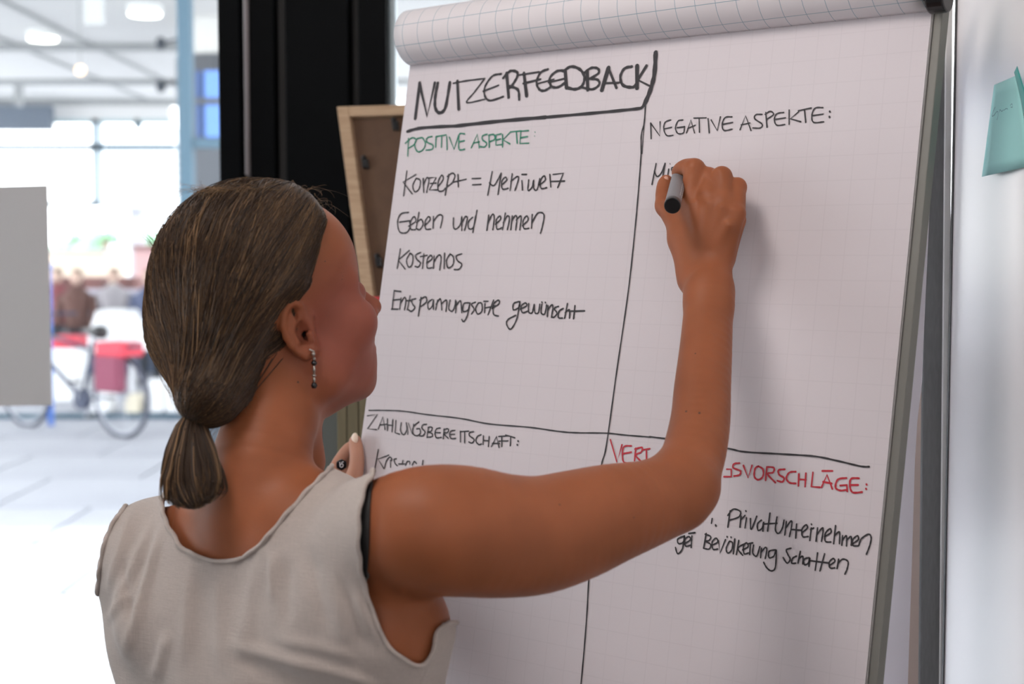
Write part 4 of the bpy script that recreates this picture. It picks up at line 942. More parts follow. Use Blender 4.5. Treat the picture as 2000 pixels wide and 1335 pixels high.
# rosier face, paler hands as a skin attribute
hq = hl(BV_); face = np.clip(1 - np.linalg.norm((hq - np.array([4.5, 3.0, -1.5]))/np.array([8.5, 8, 9]), axis=1), 0, 1)
face = np.clip(face*2.2, 0, 1)
lh = np.clip(1 - np.linalg.norm(BV_ - V3(onb(680, 910)), axis=1)/.10, 0, 1)
atr = skin.data.attributes.new('complexion', 'FLOAT', 'POINT'); atr.data.foreach_set('value', face.astype(np.float32))
atr = skin.data.attributes.new('pale_hand', 'FLOAT', 'POINT'); atr.data.foreach_set('value', np.clip(lh*3, 0, 1).astype(np.float32))
print('body verts', len(BV_))
# ------------------------------------------------------------------ sleeveless top
def polyd(pts, poly):                            # signed distance (pixels) to a closed polygon, negative inside
    poly = np.array(poly, dtype=float); a = poly; b = np.roll(poly, -1, 0)
    d = np.full(len(pts), 1e18); ins = np.zeros(len(pts), dtype=bool)
    for (ax, ay), (bx_, by) in zip(a, b):
        ex, ey = bx_-ax, by-ay; wx, wy = pts[:, 0]-ax, pts[:, 1]-ay
        t = np.clip((wx*ex+wy*ey)/max(ex*ex+ey*ey, 1e-12), 0, 1)
        d = np.minimum(d, (wx-ex*t)**2 + (wy-ey*t)**2)
        c = ((ay > pts[:, 1]) != (by > pts[:, 1])) & (pts[:, 0] < ex*(pts[:, 1]-ay)/(ey if ey else 1e-12) + ax); ins ^= c
    d = np.sqrt(d); return np.where(ins, -d, d)
def clip_mesh(V, F, s):                          # keep s > 0, clean cut
    F3 = np.concatenate([F[:, [0, 1, 2]], F[:, [0, 2, 3]]]) if F.shape[1] == 4 else F
    pos = s[F3] > 0; n = pos.sum(1); out = [F3[n == 3]]; newV = []; cache = {}; base = len(V)
    for f, p in zip(F3[(n > 0) & (n < 3)], pos[(n > 0) & (n < 3)]):
        ring = []
        for i in range(3):
            a, b = int(f[i]), int(f[(i+1) % 3])
            if p[i]: ring.append(a)
            if p[i] != p[(i+1) % 3]:
                k = (min(a, b), max(a, b))
                if k not in cache:
                    t = s[a]/(s[a]-s[b]); cache[k] = base+len(newV); newV.append(V[a] + (V[b]-V[a])*t)
                ring.append(cache[k])
        for i in range(1, len(ring)-1): out.append(np.array([[ring[0], ring[i], ring[i+1]]]))
    V = np.concatenate([V, np.array(newV)]) if newV else V; F3 = np.concatenate(out)
    used = np.unique(F3); m = np.full(len(V), -1); m[used] = np.arange(len(used)); return V[used], m[F3].astype(np.int32)
def loops(F3):
    E = np.concatenate([F3[:, [0, 1]], F3[:, [1, 2]], F3[:, [2, 0]]]); S = set(map(tuple, E.tolist())); nx_ = {a: b for a, b in S if (b, a) not in S}
    res = []
    while nx_:
        a = next(iter(nx_)); L_ = [a]; b = nx_.pop(a)
        while b in nx_: L_.append(b); b = nx_.pop(b)
        if len(L_) > 20: res.append(L_)
    return res
shirtF = Field(); torso(shirtF, .0085, -.014, .010)
shirtF.ell(T(-.135, .055, -.24), (.060, .075, .16), TAX, .03); shirtF.ell(T(-.02, .05, -.66), (.185, .125, .16), TAX, .05)
shirtF.bone(T(.05, .03, -.26), T(.03, .05, -.42), .066, .075, .03)
shirtF.chain([Q(775, 1250, 1.20, 66), Q(772, 1335, 1.20, 74), Q(770, 1430, 1.2, 84)], .02)
shirtF.bone(P(300, 1120, 1.30), P(300, 1210, 1.285), r_(62, 1.3), r_(74, 1.29), .04)
shirtF.chain([Q(292, 1095, 1.335, 52), Q(274, 1160, 1.335, 60), Q(266, 1200, 1.33, 60), Q(272, 1262, 1.32, 60), Q(300, 1335, 1.31, 66), Q(330, 1430, 1.30, 75)], .03)
shirtF.bone(T(.100, .020, -.06), T(.060, .040, -.21), .060, .046, .025)
shirtF.chain([(a, r+.006) for a, r in arm[:3]], .022); shirtF.ell(SL, (.047, .047, .047), TAX, .03)
sx = axis([(-.48, .08, .0042)]); sy = axis([(1.0, 1.62, .0042)]); sz = axis([(.80, 1.52, .0042)])
vol = shirtF.grid(sx, sy, sz)
SV, SF = nets(vol, sx, sy, sz); del vol
# cloth folds: long soft drapes pulled from the shoulders
G = shirtF.grad(SV); q = proj(SV); X_, Y_ = q[:, 0], q[:, 1]
def fold(x0, y0, x1, y1, wd, amp):
    ex, ey = x1-x0, y1-y0; L_ = math.hypot(ex, ey); t = ((X_-x0)*ex + (Y_-y0)*ey)/L_**2
    d = ((X_-x0)*ey - (Y_-y0)*ex)/L_
    return amp*np.exp(-(d/wd)**2)*np.clip(np.minimum(t*4, (1-t)*4), 0, 1)*(t > 0)*(t < 1)
dsp = np.zeros(len(SV))
for f in ((322, 1010, 240, 1290, 9, .0030), (300, 1010, 215, 1210, 10, .0025), (258, 1000, 205, 1170, 8, .0020), (372, 1090, 360, 1300, 12, .0020), (205, 1215, 262, 1150, 7, .0018), (425, 1110, 430, 1320, 16, .0022),
          (532, 1075, 535, 1180, 8, .0024), (500, 1090, 470, 1290, 14, .0020), (562, 1085, 560, 1230, 12, -.0020), (600, 1060, 640, 1250, 18, -.0026), (690, 1150, 760, 1290, 12, .0026), (665, 1120, 720, 1330, 10, -.002),
          (440, 1255, 780, 1345, 12, .0034), (450, 1285, 700, 1375, 14, -.0030), (590, 960, 700, 930, 9, .0014), (330, 1230, 300, 1335, 12, .0025), (520, 1240, 720, 1290, 10, .0022), (240, 1080, 262, 1250, 7, -.0018)):
    dsp += 1.5*fold(*f)
u_ = SV@V3(LR); z_ = SV[:, 2]
dsp += .0011*np.sin(u_*95 + 3*np.sin(z_*9) + z_*14)*np.clip((1.42-z_)*6, .2, 1) + .0007*np.sin(u_*46 - z_*38 + 1)
SV = SV + G*dsp[:, None]
bt = Field(); torso(bt); bt.pr += [p for p in body.pr if p[0] in 'bc' and p[5] == .022]
for _ in range(2):
    db = bt(SV); low = db < .0042; SV[low] += bt.grad(SV[low])*(.0042-db[low])[:, None]
neckP = [(332, 940), (316, 985), (324, 1018), (340, 1045), (358, 1074), (372, 1077), (382, 1083), (400, 1092), (420, 1096), (445, 1096), (470, 1092), (495, 1076), (520, 1053), (545, 1022), (575, 988), (600, 960), (622, 938), (640, 920), (652, 906), (640, 800), (500, 700), (330, 780)]
armR = [(733, 905), (727, 930), (716, 944), (706, 975), (701, 1010), (700, 1060), (704, 1105), (714, 1150), (728, 1195), (744, 1238), (760, 1266), (785, 1284), (805, 1298), (825, 1300), (838, 1296), (846, 1262), (852, 1235), (868, 1215), (1200, 1215), (1200, 860), (760, 860)]
armL = [(250, 985), (238, 1000), (222, 1022), (209, 1050), (202, 1078), (197, 1105), (193, 1140), (191, 1180), (194, 1215), (199, 1240), (192, 1258), (150, 1258), (110, 985), (200, 940)]
s = np.minimum(np.minimum(polyd(proj(SV), neckP), polyd(proj(SV), armR)), polyd(proj(SV), armL))
s = np.minimum(s, (SV[:, 2]-.86)*1000)
SV, SF = clip_mesh(SV, SF, s)
M_shirt = mat('off white slub cotton', (0.44, 0.385, 0.35), .92, sheen=.15)
nt = M_shirt.node_tree; b = nt.nodes['Principled BSDF']; tcn = nt.nodes.new('ShaderNodeTexCoord')
hs = []
for sc, st_ in ((1.0, (900, 900, 60)), (1.0, (90, 90, 1500))):
    mp = nt.nodes.new('ShaderNodeMapping'); mp.inputs['Scale'].default_value = st_; n_ = nt.nodes.new('ShaderNodeTexNoise'); n_.inputs['Scale'].default_value = sc; n_.inputs['Detail'].default_value = 2
    nt.links.new(tcn.outputs['Object'], mp.inputs[0]); nt.links.new(mp.outputs[0], n_.inputs['Vector']); hs.append(n_)
ad = nt.nodes.new('ShaderNodeMath'); ad.operation = 'ADD'; nt.links.new(hs[0].outputs['Fac'], ad.inputs[0]); nt.links.new(hs[1].outputs['Fac'], ad.inputs[1])
bp = nt.nodes.new('ShaderNodeBump'); bp.inputs['Strength'].default_value = .35; bp.inputs['Distance'].default_value = .001
nt.links.new(ad.outputs[0], bp.inputs['Height']); nt.links.new(bp.outputs[0], b.inputs['Normal'])
mrr = nt.nodes.new('ShaderNodeMapRange'); mrr.inputs[1].default_value = .7; mrr.inputs[2].default_value = 1.3; mrr.inputs[3].default_value = .93; mrr.inputs[4].default_value = 1.05
vm = nt.nodes.new('ShaderNodeVectorMath'); vm.operation = 'SCALE'; vm.inputs[0].default_value = (0.44, 0.385, 0.35); nt.links.new(ad.outputs[0], mrr.inputs[0]); nt.links.new(mrr.outputs[0], vm.inputs['Scale']); nt.links.new(vm.outputs[0], b.inputs['Base Color'])
shirt = mk('sleeveless_top', SV, SF, M_shirt, woman, smooth=True); sm = shirt.modifiers.new('solid', 'SOLIDIFY'); sm.thickness = .0014; sm.offset = -1
def smooth_loop(p, it=6):
    for _ in range(it): p = (np.roll(p, 1, 0) + p*2 + np.roll(p, -1, 0))/4
    return p
def resample(p, step):
    d = np.concatenate([[0], np.cumsum(np.linalg.norm(np.roll(p, -1, 0)-p, axis=1))]); n = max(int(d[-1]/step), 8); t = np.linspace(0, d[-1], n, endpoint=False)
    pc = np.concatenate([p, p[:1]]); return np.stack([np.interp(t, d, pc[:, i]) for i in range(3)], -1)
for L_ in loops(SF):
    p = SV[L_]
    if p[:, 2].mean() < .9: continue
    p = resample(smooth_loop(resample(p, .003), 3), .0035)
    p = p + shirtF.grad(p)*(.0008 + .0009*np.sin(np.arange(len(p))*.9))[:, None]
    MB().tube(p, .0021, 8, closed=True).build('hem', M_shirt, shirt, smooth=True)
    # stitched band a little inside the edge: raised seam line following the edge
# ---- black strap between the top and the arm
def traceN(field, px, py, y0=.95):
    px, py = np.asarray(px, float), np.asarray(py, float); a = (px-1000)/FPX; b = (667.5-py)/FPX
    r = np.stack([a, cp+b*sp, -sp+b*cp], -1); r /= np.linalg.norm(r, axis=1, keepdims=True); t = y0/r[:, 1]; o = V3(CAM); d = None
    for _ in range(70):
        d = field(o + r*t[:, None]); t = np.where(t < 2.2, t + d*.85, t)
    return o + r*t[:, None], (np.abs(d) < .001) & (t < 2.1)
def trace(field, px, py, y0=.95):
    r = V3(ray(px, py)); r = r/np.linalg.norm(r); t = y0/r[1]; o = V3(CAM)
    for _ in range(90):
        d = float(field((o + r*t)[None])[0]); t += d*.8
        if d < .0002: return o + r*t
        if t > 2.2: return None
    return o + r*t
rows = [(924, 728, 737), (932, 716, 733), (945, 708, 730), (965, 700, 727), (990, 696, 725), (1020, 694, 724), (1050, 694, 723.5), (1080, 696, 722), (1105, 699, 720), (1125, 704, 718), (1140, 709, 716.5), (1150, 712, 716)]
px_ = np.array([[a + (b_-a)*k/5 for k in range(6)] for y, a, b_ in rows]); py_ = np.array([[y]*6 for y, a, b_ in rows], float)
hp_, ok = traceN(body, px_.ravel(), py_.ravel()); ok &= hp_[:, 1] < 1.3
for e in range(1, 12):
    if ok.all(): break
    h2, k2 = traceN(body, px_.ravel()[~ok] - 2*e, py_.ravel()[~ok] + 3*e); k2 &= h2[:, 1] < 1.3; idx = np.nonzero(~ok)[0]; hp_[idx[k2]] = h2[k2]; ok[idx[k2]] = True
vs_ = list(hp_ + body.grad(hp_)*.0016); fs_ = []
for j in range(len(rows)-1):
    for k in range(5): q0 = j*6+k; fs_.append((q0, q0+6, q0+7, q0+1))
M_strap = mat('black elastic strap', (.006, .006, .0065), .7)
st_ = mk('strap', vs_, fs_, M_strap, woman, smooth=True); st_['label'] = 'black strap under the top'; sm = st_.modifiers.new('s', 'SOLIDIFY'); sm.thickness = .0018; sm.offset = 0
h = trace(body, 713, 1118); g_ = body.grad(h[None])[0]; c = Vector(h + g_*.0035)
MB().tube([c + Vector((.0045*math.cos(a), 0, .0040*math.sin(a))) for a in [2*math.pi*k/14 for k in range(14)]], .0008, 6, closed=True).build('strap_ring', mat('dark metal', (.15,.15,.15), .3, 1), st_, smooth=True)
# ---- small moles
M_mole = mat('brown mole', (.09, .035, .018), .6)
ml = ((1340, 803, .0011), (1366, 806, .0012), (1358, 690, .0007), (1093, 985, .0008), (635, 510, .0008), (668, 545, .0006), (582, 746, .0012), (1238, 1010, .0007))
mp_, ok = traceN(body, [m[0] for m in ml], [m[1] for m in ml]); mg_ = body.grad(mp_)
for (x, y, r), h, g_ in zip(ml, mp_, mg_):
    g_ = Vector(g_); o_ = g_.orthogonal().normalized(); MB().ball(Vector(h), (r, r, r*.5), 8, 6, (o_, g_.cross(o_), g_)).build('mole', M_mole, woman, smooth=True)
# ---- trousers and shoes below the picture
M_jean = mat('dark blue denim', (.03, .045, .09), .85, noise=(200, (.04,.06,.12)))
tr = Field(); hipc = T(-.03, .03, -.60)
tr.ell(T(-.03, .03, -.58), (.175, .125, .14), TAX, .04)
for s_ in (-1, 1):
    hp = T(-.03 + s_*.085, .03, -.66); kn = Vector((hp.x + LR.x*s_*.015, hp.y+.01, .47)); an = Vector((kn.x, kn.y-.015, .09))
    tr.bone(hp, kn, .092, .058, .03); tr.bone(kn, an, .058, .046, .02)
sx = axis([(-.62, .12, .011)]); sy = axis([(1.0, 1.6, .011)]); sz = axis([(.03, .96, .011)])
tV, tF = nets(tr.grid(sx, sy, sz), sx, sy, sz); mk('trousers', tV, tF, M_jean, woman, smooth=True)
for s_ in (-1, 1):
    hp = T(-.03 + s_*.085, .03, -.66); f0 = Vector((hp.x + LR.x*s_*.015, hp.y, 0)); sh_ = Field()
    sh_.chain([(f0 + Vector((0, 0, .045)) - TF*.04, .040), (f0 + TF*.08 + Vector((0, 0, .040)), .038), (f0 + TF*.15 + Vector((0, 0, .032)), .030)], .02); sh_.bone(f0 + Vector((0,0,.05)), f0 + Vector((0,0,.10)), .038, .042, .02)
    sx = axis([(f0.x-.2, f0.x+.25, .007)]); sy = axis([(f0.y-.2, f0.y+.3, .007)]); sz = axis([(-.0, .16, .007)])
    a_, b_ = nets(sh_.grid(sx, sy, sz), sx, sy, sz); mk('shoe', a_, b_, bpy.data.materials.get('white canvas shoe') or mat('white canvas shoe', (.6,.6,.58), .8), woman, smooth=True)

# ---- marker in the right hand
tip = onb(1331, 327, .001); pe = P(1313, 402, 1.383); pd = (pe - tip).normalized(); Lp = (pe - tip).length
mk_ = thing('marker_pen', tip, 'grey marker pen with a black end cap held in the raised right hand', 'pen')
M_pg = mat('grey marker barrel', (.20, .195, .205), .45)
MB().tube([tip, tip + pd*.006], [.0012, .0020], 10).build('nib', M_blk, mk_, smooth=True)
MB().tube([tip + pd*.006, tip + pd*.009, tip + pd*.034, tip + pd*.038], [.0026, .0038, .0050, .0074], 20).build('collar', M_blk, mk_, smooth=True)
MB().tube([tip + pd*.038, tip + pd*(Lp-.008)], .0078, 28).build('barrel', M_pg, mk_, smooth=False)
MB().tube([tip + pd*(Lp-.008), tip + pd*(Lp-.001), tip + pd*Lp], [.0081, .0081, .0074], 28).build('end_cap', M_blk, mk_)
# print on the barrel: small white stroke rows
ax_ = pd; sid = pd.cross(Vector((0, 0, 1))).normalized(); upp = sid.cross(pd)
wm = MB()
def bpt(s_, a, r=.00795): return tip + ax_*s_ + (sid*math.cos(a) + upp*math.sin(a))*r
A0 = math.pi
for k in range(7):
    s0_ = Lp - .022 - k*.0065; a0 = 0
    for aa in (2.45, 2.85):
        wm.add([bpt(s0_, aa), bpt(s0_-.0045, aa), bpt(s0_-.0045, aa+.10), bpt(s0_, aa+.10)], [(0, 1, 2, 3)])
    wm.add([bpt(s0_, 2.45), bpt(s0_-.0008, 2.45), bpt(s0_-.0008, 2.9), bpt(s0_, 2.9)], [(0, 1, 2, 3)])
wm.build('print', mat('white print', (.6,.6,.6), .6), mk_, kind='stuff')
# ---- left hand ring: black, round face with a white mark
rc_ = onb(667, 907, .016); r3 = V3(ray(667, 907)); rd = Vector(-r3).normalized(); rx_ = Vector((1, 0, 0)) - rd*rd.x; rx_.normalize(); ry_ = rd.cross(rx_)
ring = MB().tube([rc_ - rd*.006, rc_ + rd*.001], .0072, 6).build('finger_ring', M_blk, woman, bevel=.0012); ring['label'] = 'black hexagonal finger ring with a white mark'
MB().tube([rc_ + rd*.001, rc_ + rd*.0022], .0058, 24).build('ring_face', mat('matt black face', (.004,.004,.006), .6, spec=.1), ring)
sym = [(-.35, .55), (-.30, .1), (-.25, -.35), (.05, -.5), (.3, -.25), (.25, .1), (0, .15), (-.25, -.1)]; sym2 = [(0, .15), (.1, .5), (.42, .55)]
mb_ = MB()
for s_ in (sym, sym2): mb_.tube([rc_ + rd*.0024 + rx_*a*.0062 + ry_*b*.0062 for a, b in catmull(s_, 5)], .00055, 6)
mb_.build('white_mark', mat('white enamel', (.75,.78,.85), .4), ring, smooth=True)
# thumb nail
tn = onb(692.5, 856, .0175); vs_ = []
MB().ball(onb(692.5, 857, .0150), (.0054, .0024, .0078), 14, 9, (BU, BN, BV)).build('fingernail', mat('pale nail', (.78, .62, .50), .3), woman, smooth=True)
for i, (x, y, l) in enumerate(((1321, 335, .026), (1301, 353, .031))):
    MB().ball(onb(x-1, y+1, l), (.0042, .0030, .0055), 12, 8, (BU, BN, BV)).build('fingernail', mat('pink nail', (.62, .34, .25), .35), woman, smooth=True)
# ---- earring
M_sil = mat('silver', (.42, .40, .37), .3, 1); M_bead = mat('black bead', (.01, .01, .012), .2)
e0 = earE(609, 690, -.003); er = MB().tube([earE(604, 682, -.006), e0 + Vector((.002, -.001, .002)), earE(612, 694, -.004), earE(613, 700, -.003)], .0009, 8).build('earring', M_sil, woman, smooth=True); er['label'] = 'silver drop earring with black beads'
def drop(y0, y1, r, nm, m, px=613.5): MB().tube([earE(px, y0, -.003), earE(px, (y0+y1)/2, -.003), earE(px, y1, -.003)], [r*.6, r, r*.6], 10).build(nm, m, er, smooth=True)
MB().ball(earE(612, 691, -.006), .0019, 10, 8).build('stud', M_sil, er, smooth=True)
drop(697, 704, .0017, 'bead', M_sil); drop(704, 713, .0028, 'bead', M_bead); drop(713, 731, .0014, 'bar', M_sil); drop(731, 735, .0022, 'bead', M_sil); drop(735, 747, .0014, 'bar', M_sil); drop(747, 758, .0030, 'bead', M_bead)
# eyes (turned away from the camera)
for s_ in (-1, 1):
    e = MB().ball(H(7.0, s_*3.15, 1.25), .0116, 20, 14, (hR, hU, hF)).build('eyeball', mat('eye white', (.75,.72,.70), .2), woman, smooth=True)
    MB().ball(H(7.9, s_*3.18, 1.35), (.0055, .0055, .0030), 16, 8, (hR, hU, hF)).build('iris', mat('blue grey iris', (.10,.17,.22), .15), e, smooth=True)
    MB().tube([H(7.6, s_*1.6, 3.3), H(8.35, s_*2.8, 3.75), H(7.6, s_*4.4, 3.4)], [.0016, .0026, .0012], 8).build('eyebrow', mat('brow hair', (.12,.075,.04), .9), woman, smooth=True)
# ------------------------------------------------------------------ hair
TIE = P(380, 795, 1.235)
hairline = [(600, 372), (640, 392), (634, 425), (622, 468), (611, 520), (602, 556), (585, 580), (562, 588), (546, 600), (524, 636), (508, 685), (484, 730), (450, 758), (414, 772)]
hl3, ok = traceN(skull, [p[0] for p in hairline[1:-2]], [p[1] for p in hairline[1:-2]], 1.0)
hl2 = [hl(h)[[0, 2]] for h in hl3[ok]]
top2 = [np.array([7.3, 11.0])]
# side-view outline of the hair region (forward, up) in head coordinates
reg = [(-14, 16), (3, 17), (6.6, 13.4), (7.0, 11.2)] + [tuple(h) for h in hl2] + [(-5.4, -5.6), (-14, -9)]
capF = Field()
for p_ in skull.pr[:2]: capF.pr.append(p_)
he(capF, (4.1, 0, 5.3), (5.5, 6.3, 6.0), .02); he(capF, (-3.0, 0, .6), (4.8, 5.7, 4.2), .02)
capF.bone(H(-6.0, 0, 1.5), TIE + Vector((.012, .004, .012)), .045, .0105, .03)
capF.bone(H(-4.5, .8, .0), TIE + Vector((.012, .004, .012)), .034, .0100, .03)
class Cap:
    def thick(s, q):
        l = hl(q); sd = -polyd(l[..., [0, 2]].reshape(-1, 2), reg).reshape(l.shape[:-1])      # cm inside
        w_ = np.clip((sd + .15)/1.5, 0, 1); w_ = w_*w_*(3-2*w_)
        return np.where(sd > -.15, .0012 + .0088*w_, -.004)
    def __call__(s, q): return capF(q) - s.thick(q)
capf = Cap()
cx_ = axis([(-.40, -.10, .0026)]); cy_ = axis([(1.12, 1.46, .0026)]); cz_ = axis([(1.36, 1.70, .0026)])
X, Y, Z = np.meshgrid(cx_, cy_, cz_, indexing='ij'); qq = np.stack([X, Y, Z], -1)
vol = capF.grid(cx_, cy_, cz_).astype(np.float64); near = np.abs(vol) < .02
vol[near] = vol[near] - capf.thick(qq[near]); vol[~near & (vol > 0)] -= .0
cV, cF = nets(vol, cx_, cy_, cz_); del qq
def vsamp(q):                                    # trilinear look-up of the hair surface distance
    f = np.stack([np.clip((q[..., i]-a[0])/(a[1]-a[0]), 0, len(a)-2.001) for i, a in enumerate((cx_, cy_, cz_))], -1); i0 = f.astype(int); w_ = f-i0; o = 0
    for a in (0, 1):
        for b in (0, 1):
            for c in (0, 1):
                o = o + vol[i0[..., 0]+a, i0[..., 1]+b, i0[..., 2]+c]*np.abs(1-a-w_[..., 0])*np.abs(1-b-w_[..., 1])*np.abs(1-c-w_[..., 2])
    return o
M_hair = bpy.data.materials.new('fair brown hair'); M_hair.use_nodes = True; nt = M_hair.node_tree; b = nt.nodes['Principled BSDF']
b.inputs['Roughness'].default_value = .45; b.inputs['Specular IOR Level'].default_value = .2; b.inputs['Sheen Weight'].default_value = .1
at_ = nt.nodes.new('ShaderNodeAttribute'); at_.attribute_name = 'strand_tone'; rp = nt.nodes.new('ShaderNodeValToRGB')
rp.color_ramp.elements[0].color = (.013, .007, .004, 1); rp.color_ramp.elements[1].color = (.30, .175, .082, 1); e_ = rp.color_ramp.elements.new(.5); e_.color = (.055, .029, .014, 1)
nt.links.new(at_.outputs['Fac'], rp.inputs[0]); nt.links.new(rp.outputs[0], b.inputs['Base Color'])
M_hairb = mat('hair underlayer', (.028, .015, .008), .6)
hair = mk('hair', cV, cF, M_hairb, woman, smooth=True)
rs = np.random.RandomState(7)
CEN = V3(H(-1.5, 0, 3.5))
def surf(dirs_o, off):                            # points outside -> onto hair surface + offset along radial line
    d = dirs_o - CEN; L_ = np.linalg.norm(d, axis=-1, keepdims=True); d = d/L_; t = np.full(d.shape[:-1], .19)
    for _ in range(22): t = t - (vsamp(CEN + d*t[..., None]) - off)*.85
    return CEN + d*t[..., None]
TV = V3(TIE)
# starting points: hairline on both sides (dense) and the scalp
hl_cm = [(6.6, 12.8), (7.0, 11.2)] + [tuple(h) for h in hl2]
def start_pts(n, front):
    out = []
    if front:
        pc = np.array(hl_cm); d = np.concatenate([[0], np.cumsum(np.linalg.norm(np.diff(pc, axis=0), axis=1))])
        t = rs.uniform(0, d[-1], n); f = np.interp(t, d, pc[:, 0]); u = np.interp(t, d, pc[:, 1])
        f = f - rs.exponential(.35, n); sgn = np.where(rs.rand(n) < .72, 1, -1)
    else:
        f = rs.uniform(-9, 6.5, n); u = rs.uniform(-1, 13.2, n); sgn = np.where(rs.rand(n) < .72, 1, -1)
    # lateral from the skull surface: march from outside sideways
    lat = np.full(n, 9.0)
    for _ in range(30):
        q_ = V3(HO) + (f[:, None]*V3(hF) + (sgn*lat)[:, None]*V3(hR) + u[:, None]*V3(hU))/100
        lat = np.clip(lat - capF(q_)*100*.8, 0.0, 9)
    q_ = V3(HO) + (f[:, None]*V3(hF) + (sgn*lat)[:, None]*V3(hR) + u[:, None]*V3(hU))/100
    return q_
def crown_pts(n):                                 # front hairline across the forehead, over the middle
    lat = rs.uniform(-6.2, 6.2, n); f = 7.0 - .055*lat**2 - rs.exponential(.4, n); u = np.full(n, 14.0)
    for _ in range(30):
        q_ = V3(HO) + (f[:, None]*V3(hF) + lat[:, None]*V3(hR) + u[:, None]*V3(hU))/100; u = u - capF(q_)*100*.8
    return V3(HO) + (f[:, None]*V3(hF) + lat[:, None]*V3(hR) + u[:, None]*V3(hU))/100
NS_ = 26
S0 = np.concatenate([start_pts(2300, True), start_pts(1700, False), crown_pts(1500)]); n = len(S0)
t = np.linspace(0, 1, NS_)[None, :, None]
end = TV + rs.normal(0, .0032, (n, 3))
mid = S0[:, None]*(1-t) + end[:, None]*t
clump = rs.randint(0, 260, n); cw = rs.normal(0, .0032, (260, 3)); cs = rs.uniform(0, .0022, 260)
wob = cw[clump][:, None]*np.sin(math.pi*t)**1*1.6 + rs.normal(0, .0012, (n, 1, 3))*np.sin(math.pi*t)
off = (.0004 + cs[clump][:, None] + rs.uniform(0, .0010, (n, 1)))*np.ones((n, NS_))
pts_ = surf(mid + wob + (mid - CEN)*.0, off)
bl = np.clip((t - .86)/.14, 0, 1); bl = bl*bl*(3-2*bl); pts_ = pts_*(1-bl) + (end[:, None] + (TV - CEN)*0)*bl
pts_[:, 0] = S0
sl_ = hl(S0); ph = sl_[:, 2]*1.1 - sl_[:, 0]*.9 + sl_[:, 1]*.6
tone_c = rs.uniform(.20, .62, 260); tone = np.clip(tone_c[clump]*.55 + .16 + .16*np.sin(ph*1.9) + .10*np.sin(ph*4.7+1) + .10*(np.abs(sl_[:, 1]) < 2.5) + rs.normal(0, .09, n) + .30*np.clip((-sl_[:, 1]-2)/5, 0, 1), 0, 1)  # last term lightens left-side strands to imitate the golden backlit rim
def tubes(P3, rad, tone, name, parent, wtip=.35):
    n, m = P3.shape[:2]; tg = np.gradient(P3, axis=1); tg /= np.maximum(np.linalg.norm(tg, axis=-1, keepdims=True), 1e-9)
    ref = np.tile(np.array([.3, .2, .93]), (n, m, 1)); a = np.cross(tg, ref); a /= np.maximum(np.linalg.norm(a, axis=-1, keepdims=True), 1e-9); c_ = np.cross(tg, a)
    prof = np.minimum(1, .35 + 3*np.linspace(0, 1, m))*np.where(np.linspace(0, 1, m) > .85, wtip + (1-wtip)*(1-np.linspace(0, 1, m))/.15, 1)
    r = rad[:, None, None]*prof[None, :, None]
    R3 = np.stack([P3 + (a*math.cos(k*2.0944) + c_*math.sin(k*2.0944))*r for k in range(3)], 2)
    V = R3.reshape(-1, 3); base = (np.arange(n)[:, None, None]*m + np.arange(m-1)[None, :, None])*3; k = np.arange(3)[None, None, :]; k2 = (k+1) % 3
    F = np.stack([base+k, base+k2, base+3+k2, base+3+k], -1).reshape(-1, 4)
    o = mk(name, V, F, M_hair, parent, smooth=True); at = o.data.attributes.new('strand_tone', 'FLOAT', 'POINT')
    at.data.foreach_set('value', np.repeat(tone, m*3).astype(np.float32)); o['kind'] = 'stuff'; return o
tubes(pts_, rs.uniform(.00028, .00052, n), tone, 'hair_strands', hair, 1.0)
# ponytail
keys = [((380, 797), 1.235, 13, .011), ((374, 830), 1.228, 31, .015), ((374, 880), 1.212, 53, .020), ((375, 930), 1.200, 67, .022), ((378, 965), 1.192, 62, .020), ((380, 990), 1.188, 34, .014)]
NT = 2600; a = rs.uniform(0, 2*math.pi, NT); rr_ = np.sqrt(rs.uniform(0, 1, NT)); cxl = rs.randint(0, 90, NT); ca = rs.uniform(0, 2*math.pi, 90); cr = np.sqrt(rs.uniform(0.1, 1, 90))
ux_ = (rr_*np.cos(a))*.35 + (cr*np.cos(ca))[cxl]*.68; uy_ = (rr_*np.sin(a))*.35 + (cr*np.sin(ca))[cxl]*.68
tt = np.linspace(0, 1, 22); ks = np.linspace(0, 1, len(keys))
C3 = np.array([V3(P(*k[0], k[1])) for k in keys]); Wd = np.array([k[2]*k[1]/FPX for k in keys]); Dp = np.array([k[3] for k in keys])
endf = rs.uniform(.74, 1.03, NT) - .10*np.abs(ux_)
T2 = tt[None]*endf[:, None]
ctr = np.stack([np.interp(T2, ks, C3[:, i]) for i in range(3)], -1); wd = np.interp(T2, ks, Wd); dp = np.interp(T2, ks, Dp)
curl = .0035*np.sin(T2*7 + (ca*3)[cxl][:, None])*T2 + rs.normal(0, .0012, (NT, 1))*T2
tail = ctr + (ux_[:, None]*wd + curl)[..., None]*np.array([1, 0, 0]) + (uy_[:, None]*dp + curl*.5)[..., None]*np.array([0, 1, 0.1])
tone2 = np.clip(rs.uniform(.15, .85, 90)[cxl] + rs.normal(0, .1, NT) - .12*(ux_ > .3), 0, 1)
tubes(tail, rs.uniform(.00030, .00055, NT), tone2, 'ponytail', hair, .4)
core = MB().tube([V3(P(*k[0], k[1])) for k in keys], [k[2]*k[1]/FPX*.48 for k in keys], 16).build('ponytail_core', M_hairb, hair, smooth=True)
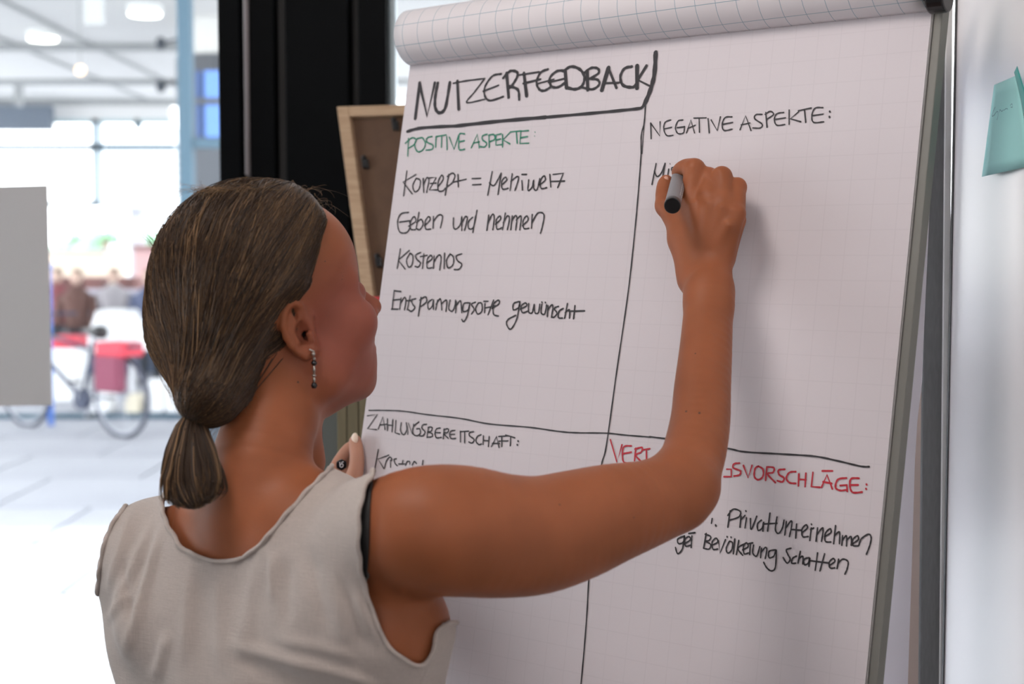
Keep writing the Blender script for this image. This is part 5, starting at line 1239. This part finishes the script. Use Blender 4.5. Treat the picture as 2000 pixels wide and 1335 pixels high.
# hair tie
M_tie = mat('black elastic hair tie', (.006, .006, .008), .9, bump=(300, .6))
ty = MB()
for k, dz in enumerate((-.0042, .0, .0042)):
    ty.tube([TIE + Vector((.0005, 0, dz)) + Vector((math.cos(a)*.0092, math.sin(a)*.0088, .0012*math.sin(3*a+k))) for a in [2*math.pi*j/24 for j in range(24)]], .0030, 8, closed=True)
o = ty.build('hair_tie', M_tie, woman, smooth=True); o['label'] = 'black elastic hair tie'
MB().ball(TIE + Vector((-.0105, -.002, 0)), (.004, .003, .0028), 10, 7).build('hair_tie_knot', M_tie, o, smooth=True)
# loose flyaway hairs: top of the head, nape, left side
fly = []; ft = []
fx_ = [rs.uniform(400, 650) if i % 3 else rs.uniform(300, 420) for i in range(330)]
SK, SO = traceN(skull, fx_, [412 if x < 620 else 432 for x in fx_], 1.0)
for i in range(330):
    x = fx_[i]; u = (x-285)/360; yb = 362 + 40*(abs(u-.5)*2)**3 + rs.uniform(2, 16)
    h = SK[i]
    if not SO[i]: continue
    h = surf((h + np.array([0, 0, .02]))[None], np.zeros(1))[0]
    L_ = rs.uniform(.010, .045)*(1.5 if i % 9 == 0 else .8); a0 = rs.uniform(-1, 1); tt = np.linspace(0, 1, 12)
    dx = -.6 + .5*a0 if i % 2 else .7*a0; curv = rs.uniform(.2, 1.0)
    p = h + np.stack([L_*(dx*tt*1.3 + .12*np.sin(tt*5+i)), L_*rs.uniform(-.3, .5)*tt, L_*(.85*tt - (.35+curv*.75)*tt**2)], -1); fly.append(p); ft.append(rs.uniform(.5, 1))
NK, NO = traceN(body, rs.uniform(428, 500, 70), rs.uniform(755, 800, 70), 1.0)
for i in range(70):                               # nape
    h = NK[i]
    if not NO[i]: continue
    tt = np.linspace(0, 1, 12); L_ = rs.uniform(.02, .05); sx_ = rs.uniform(-.7, .25)
    fly.append(h + np.stack([L_*sx_*tt + .004*np.sin(tt*4+i), -.0025 - .003*tt, -L_*tt*.9], -1)); ft.append(rs.uniform(.6, 1))
for i in range(45):
    y = rs.uniform(600, 740); x = 287 + max(0, (y-640))*.45; h = V3(P(x, y, 1.26)); tt = np.linspace(0, 1, 12); L_ = rs.uniform(.02, .06)
    fly.append(h + np.stack([-.004*np.sin(tt*3.1)*rs.uniform(.3, 1.6) + L_*tt*.35, 0*tt, -L_*tt], -1)); ft.append(rs.uniform(.5, 1))
fly = np.array(fly); tubes(fly, np.full(len(fly), .00011), np.array(ft), 'loose_hairs', hair, .6)
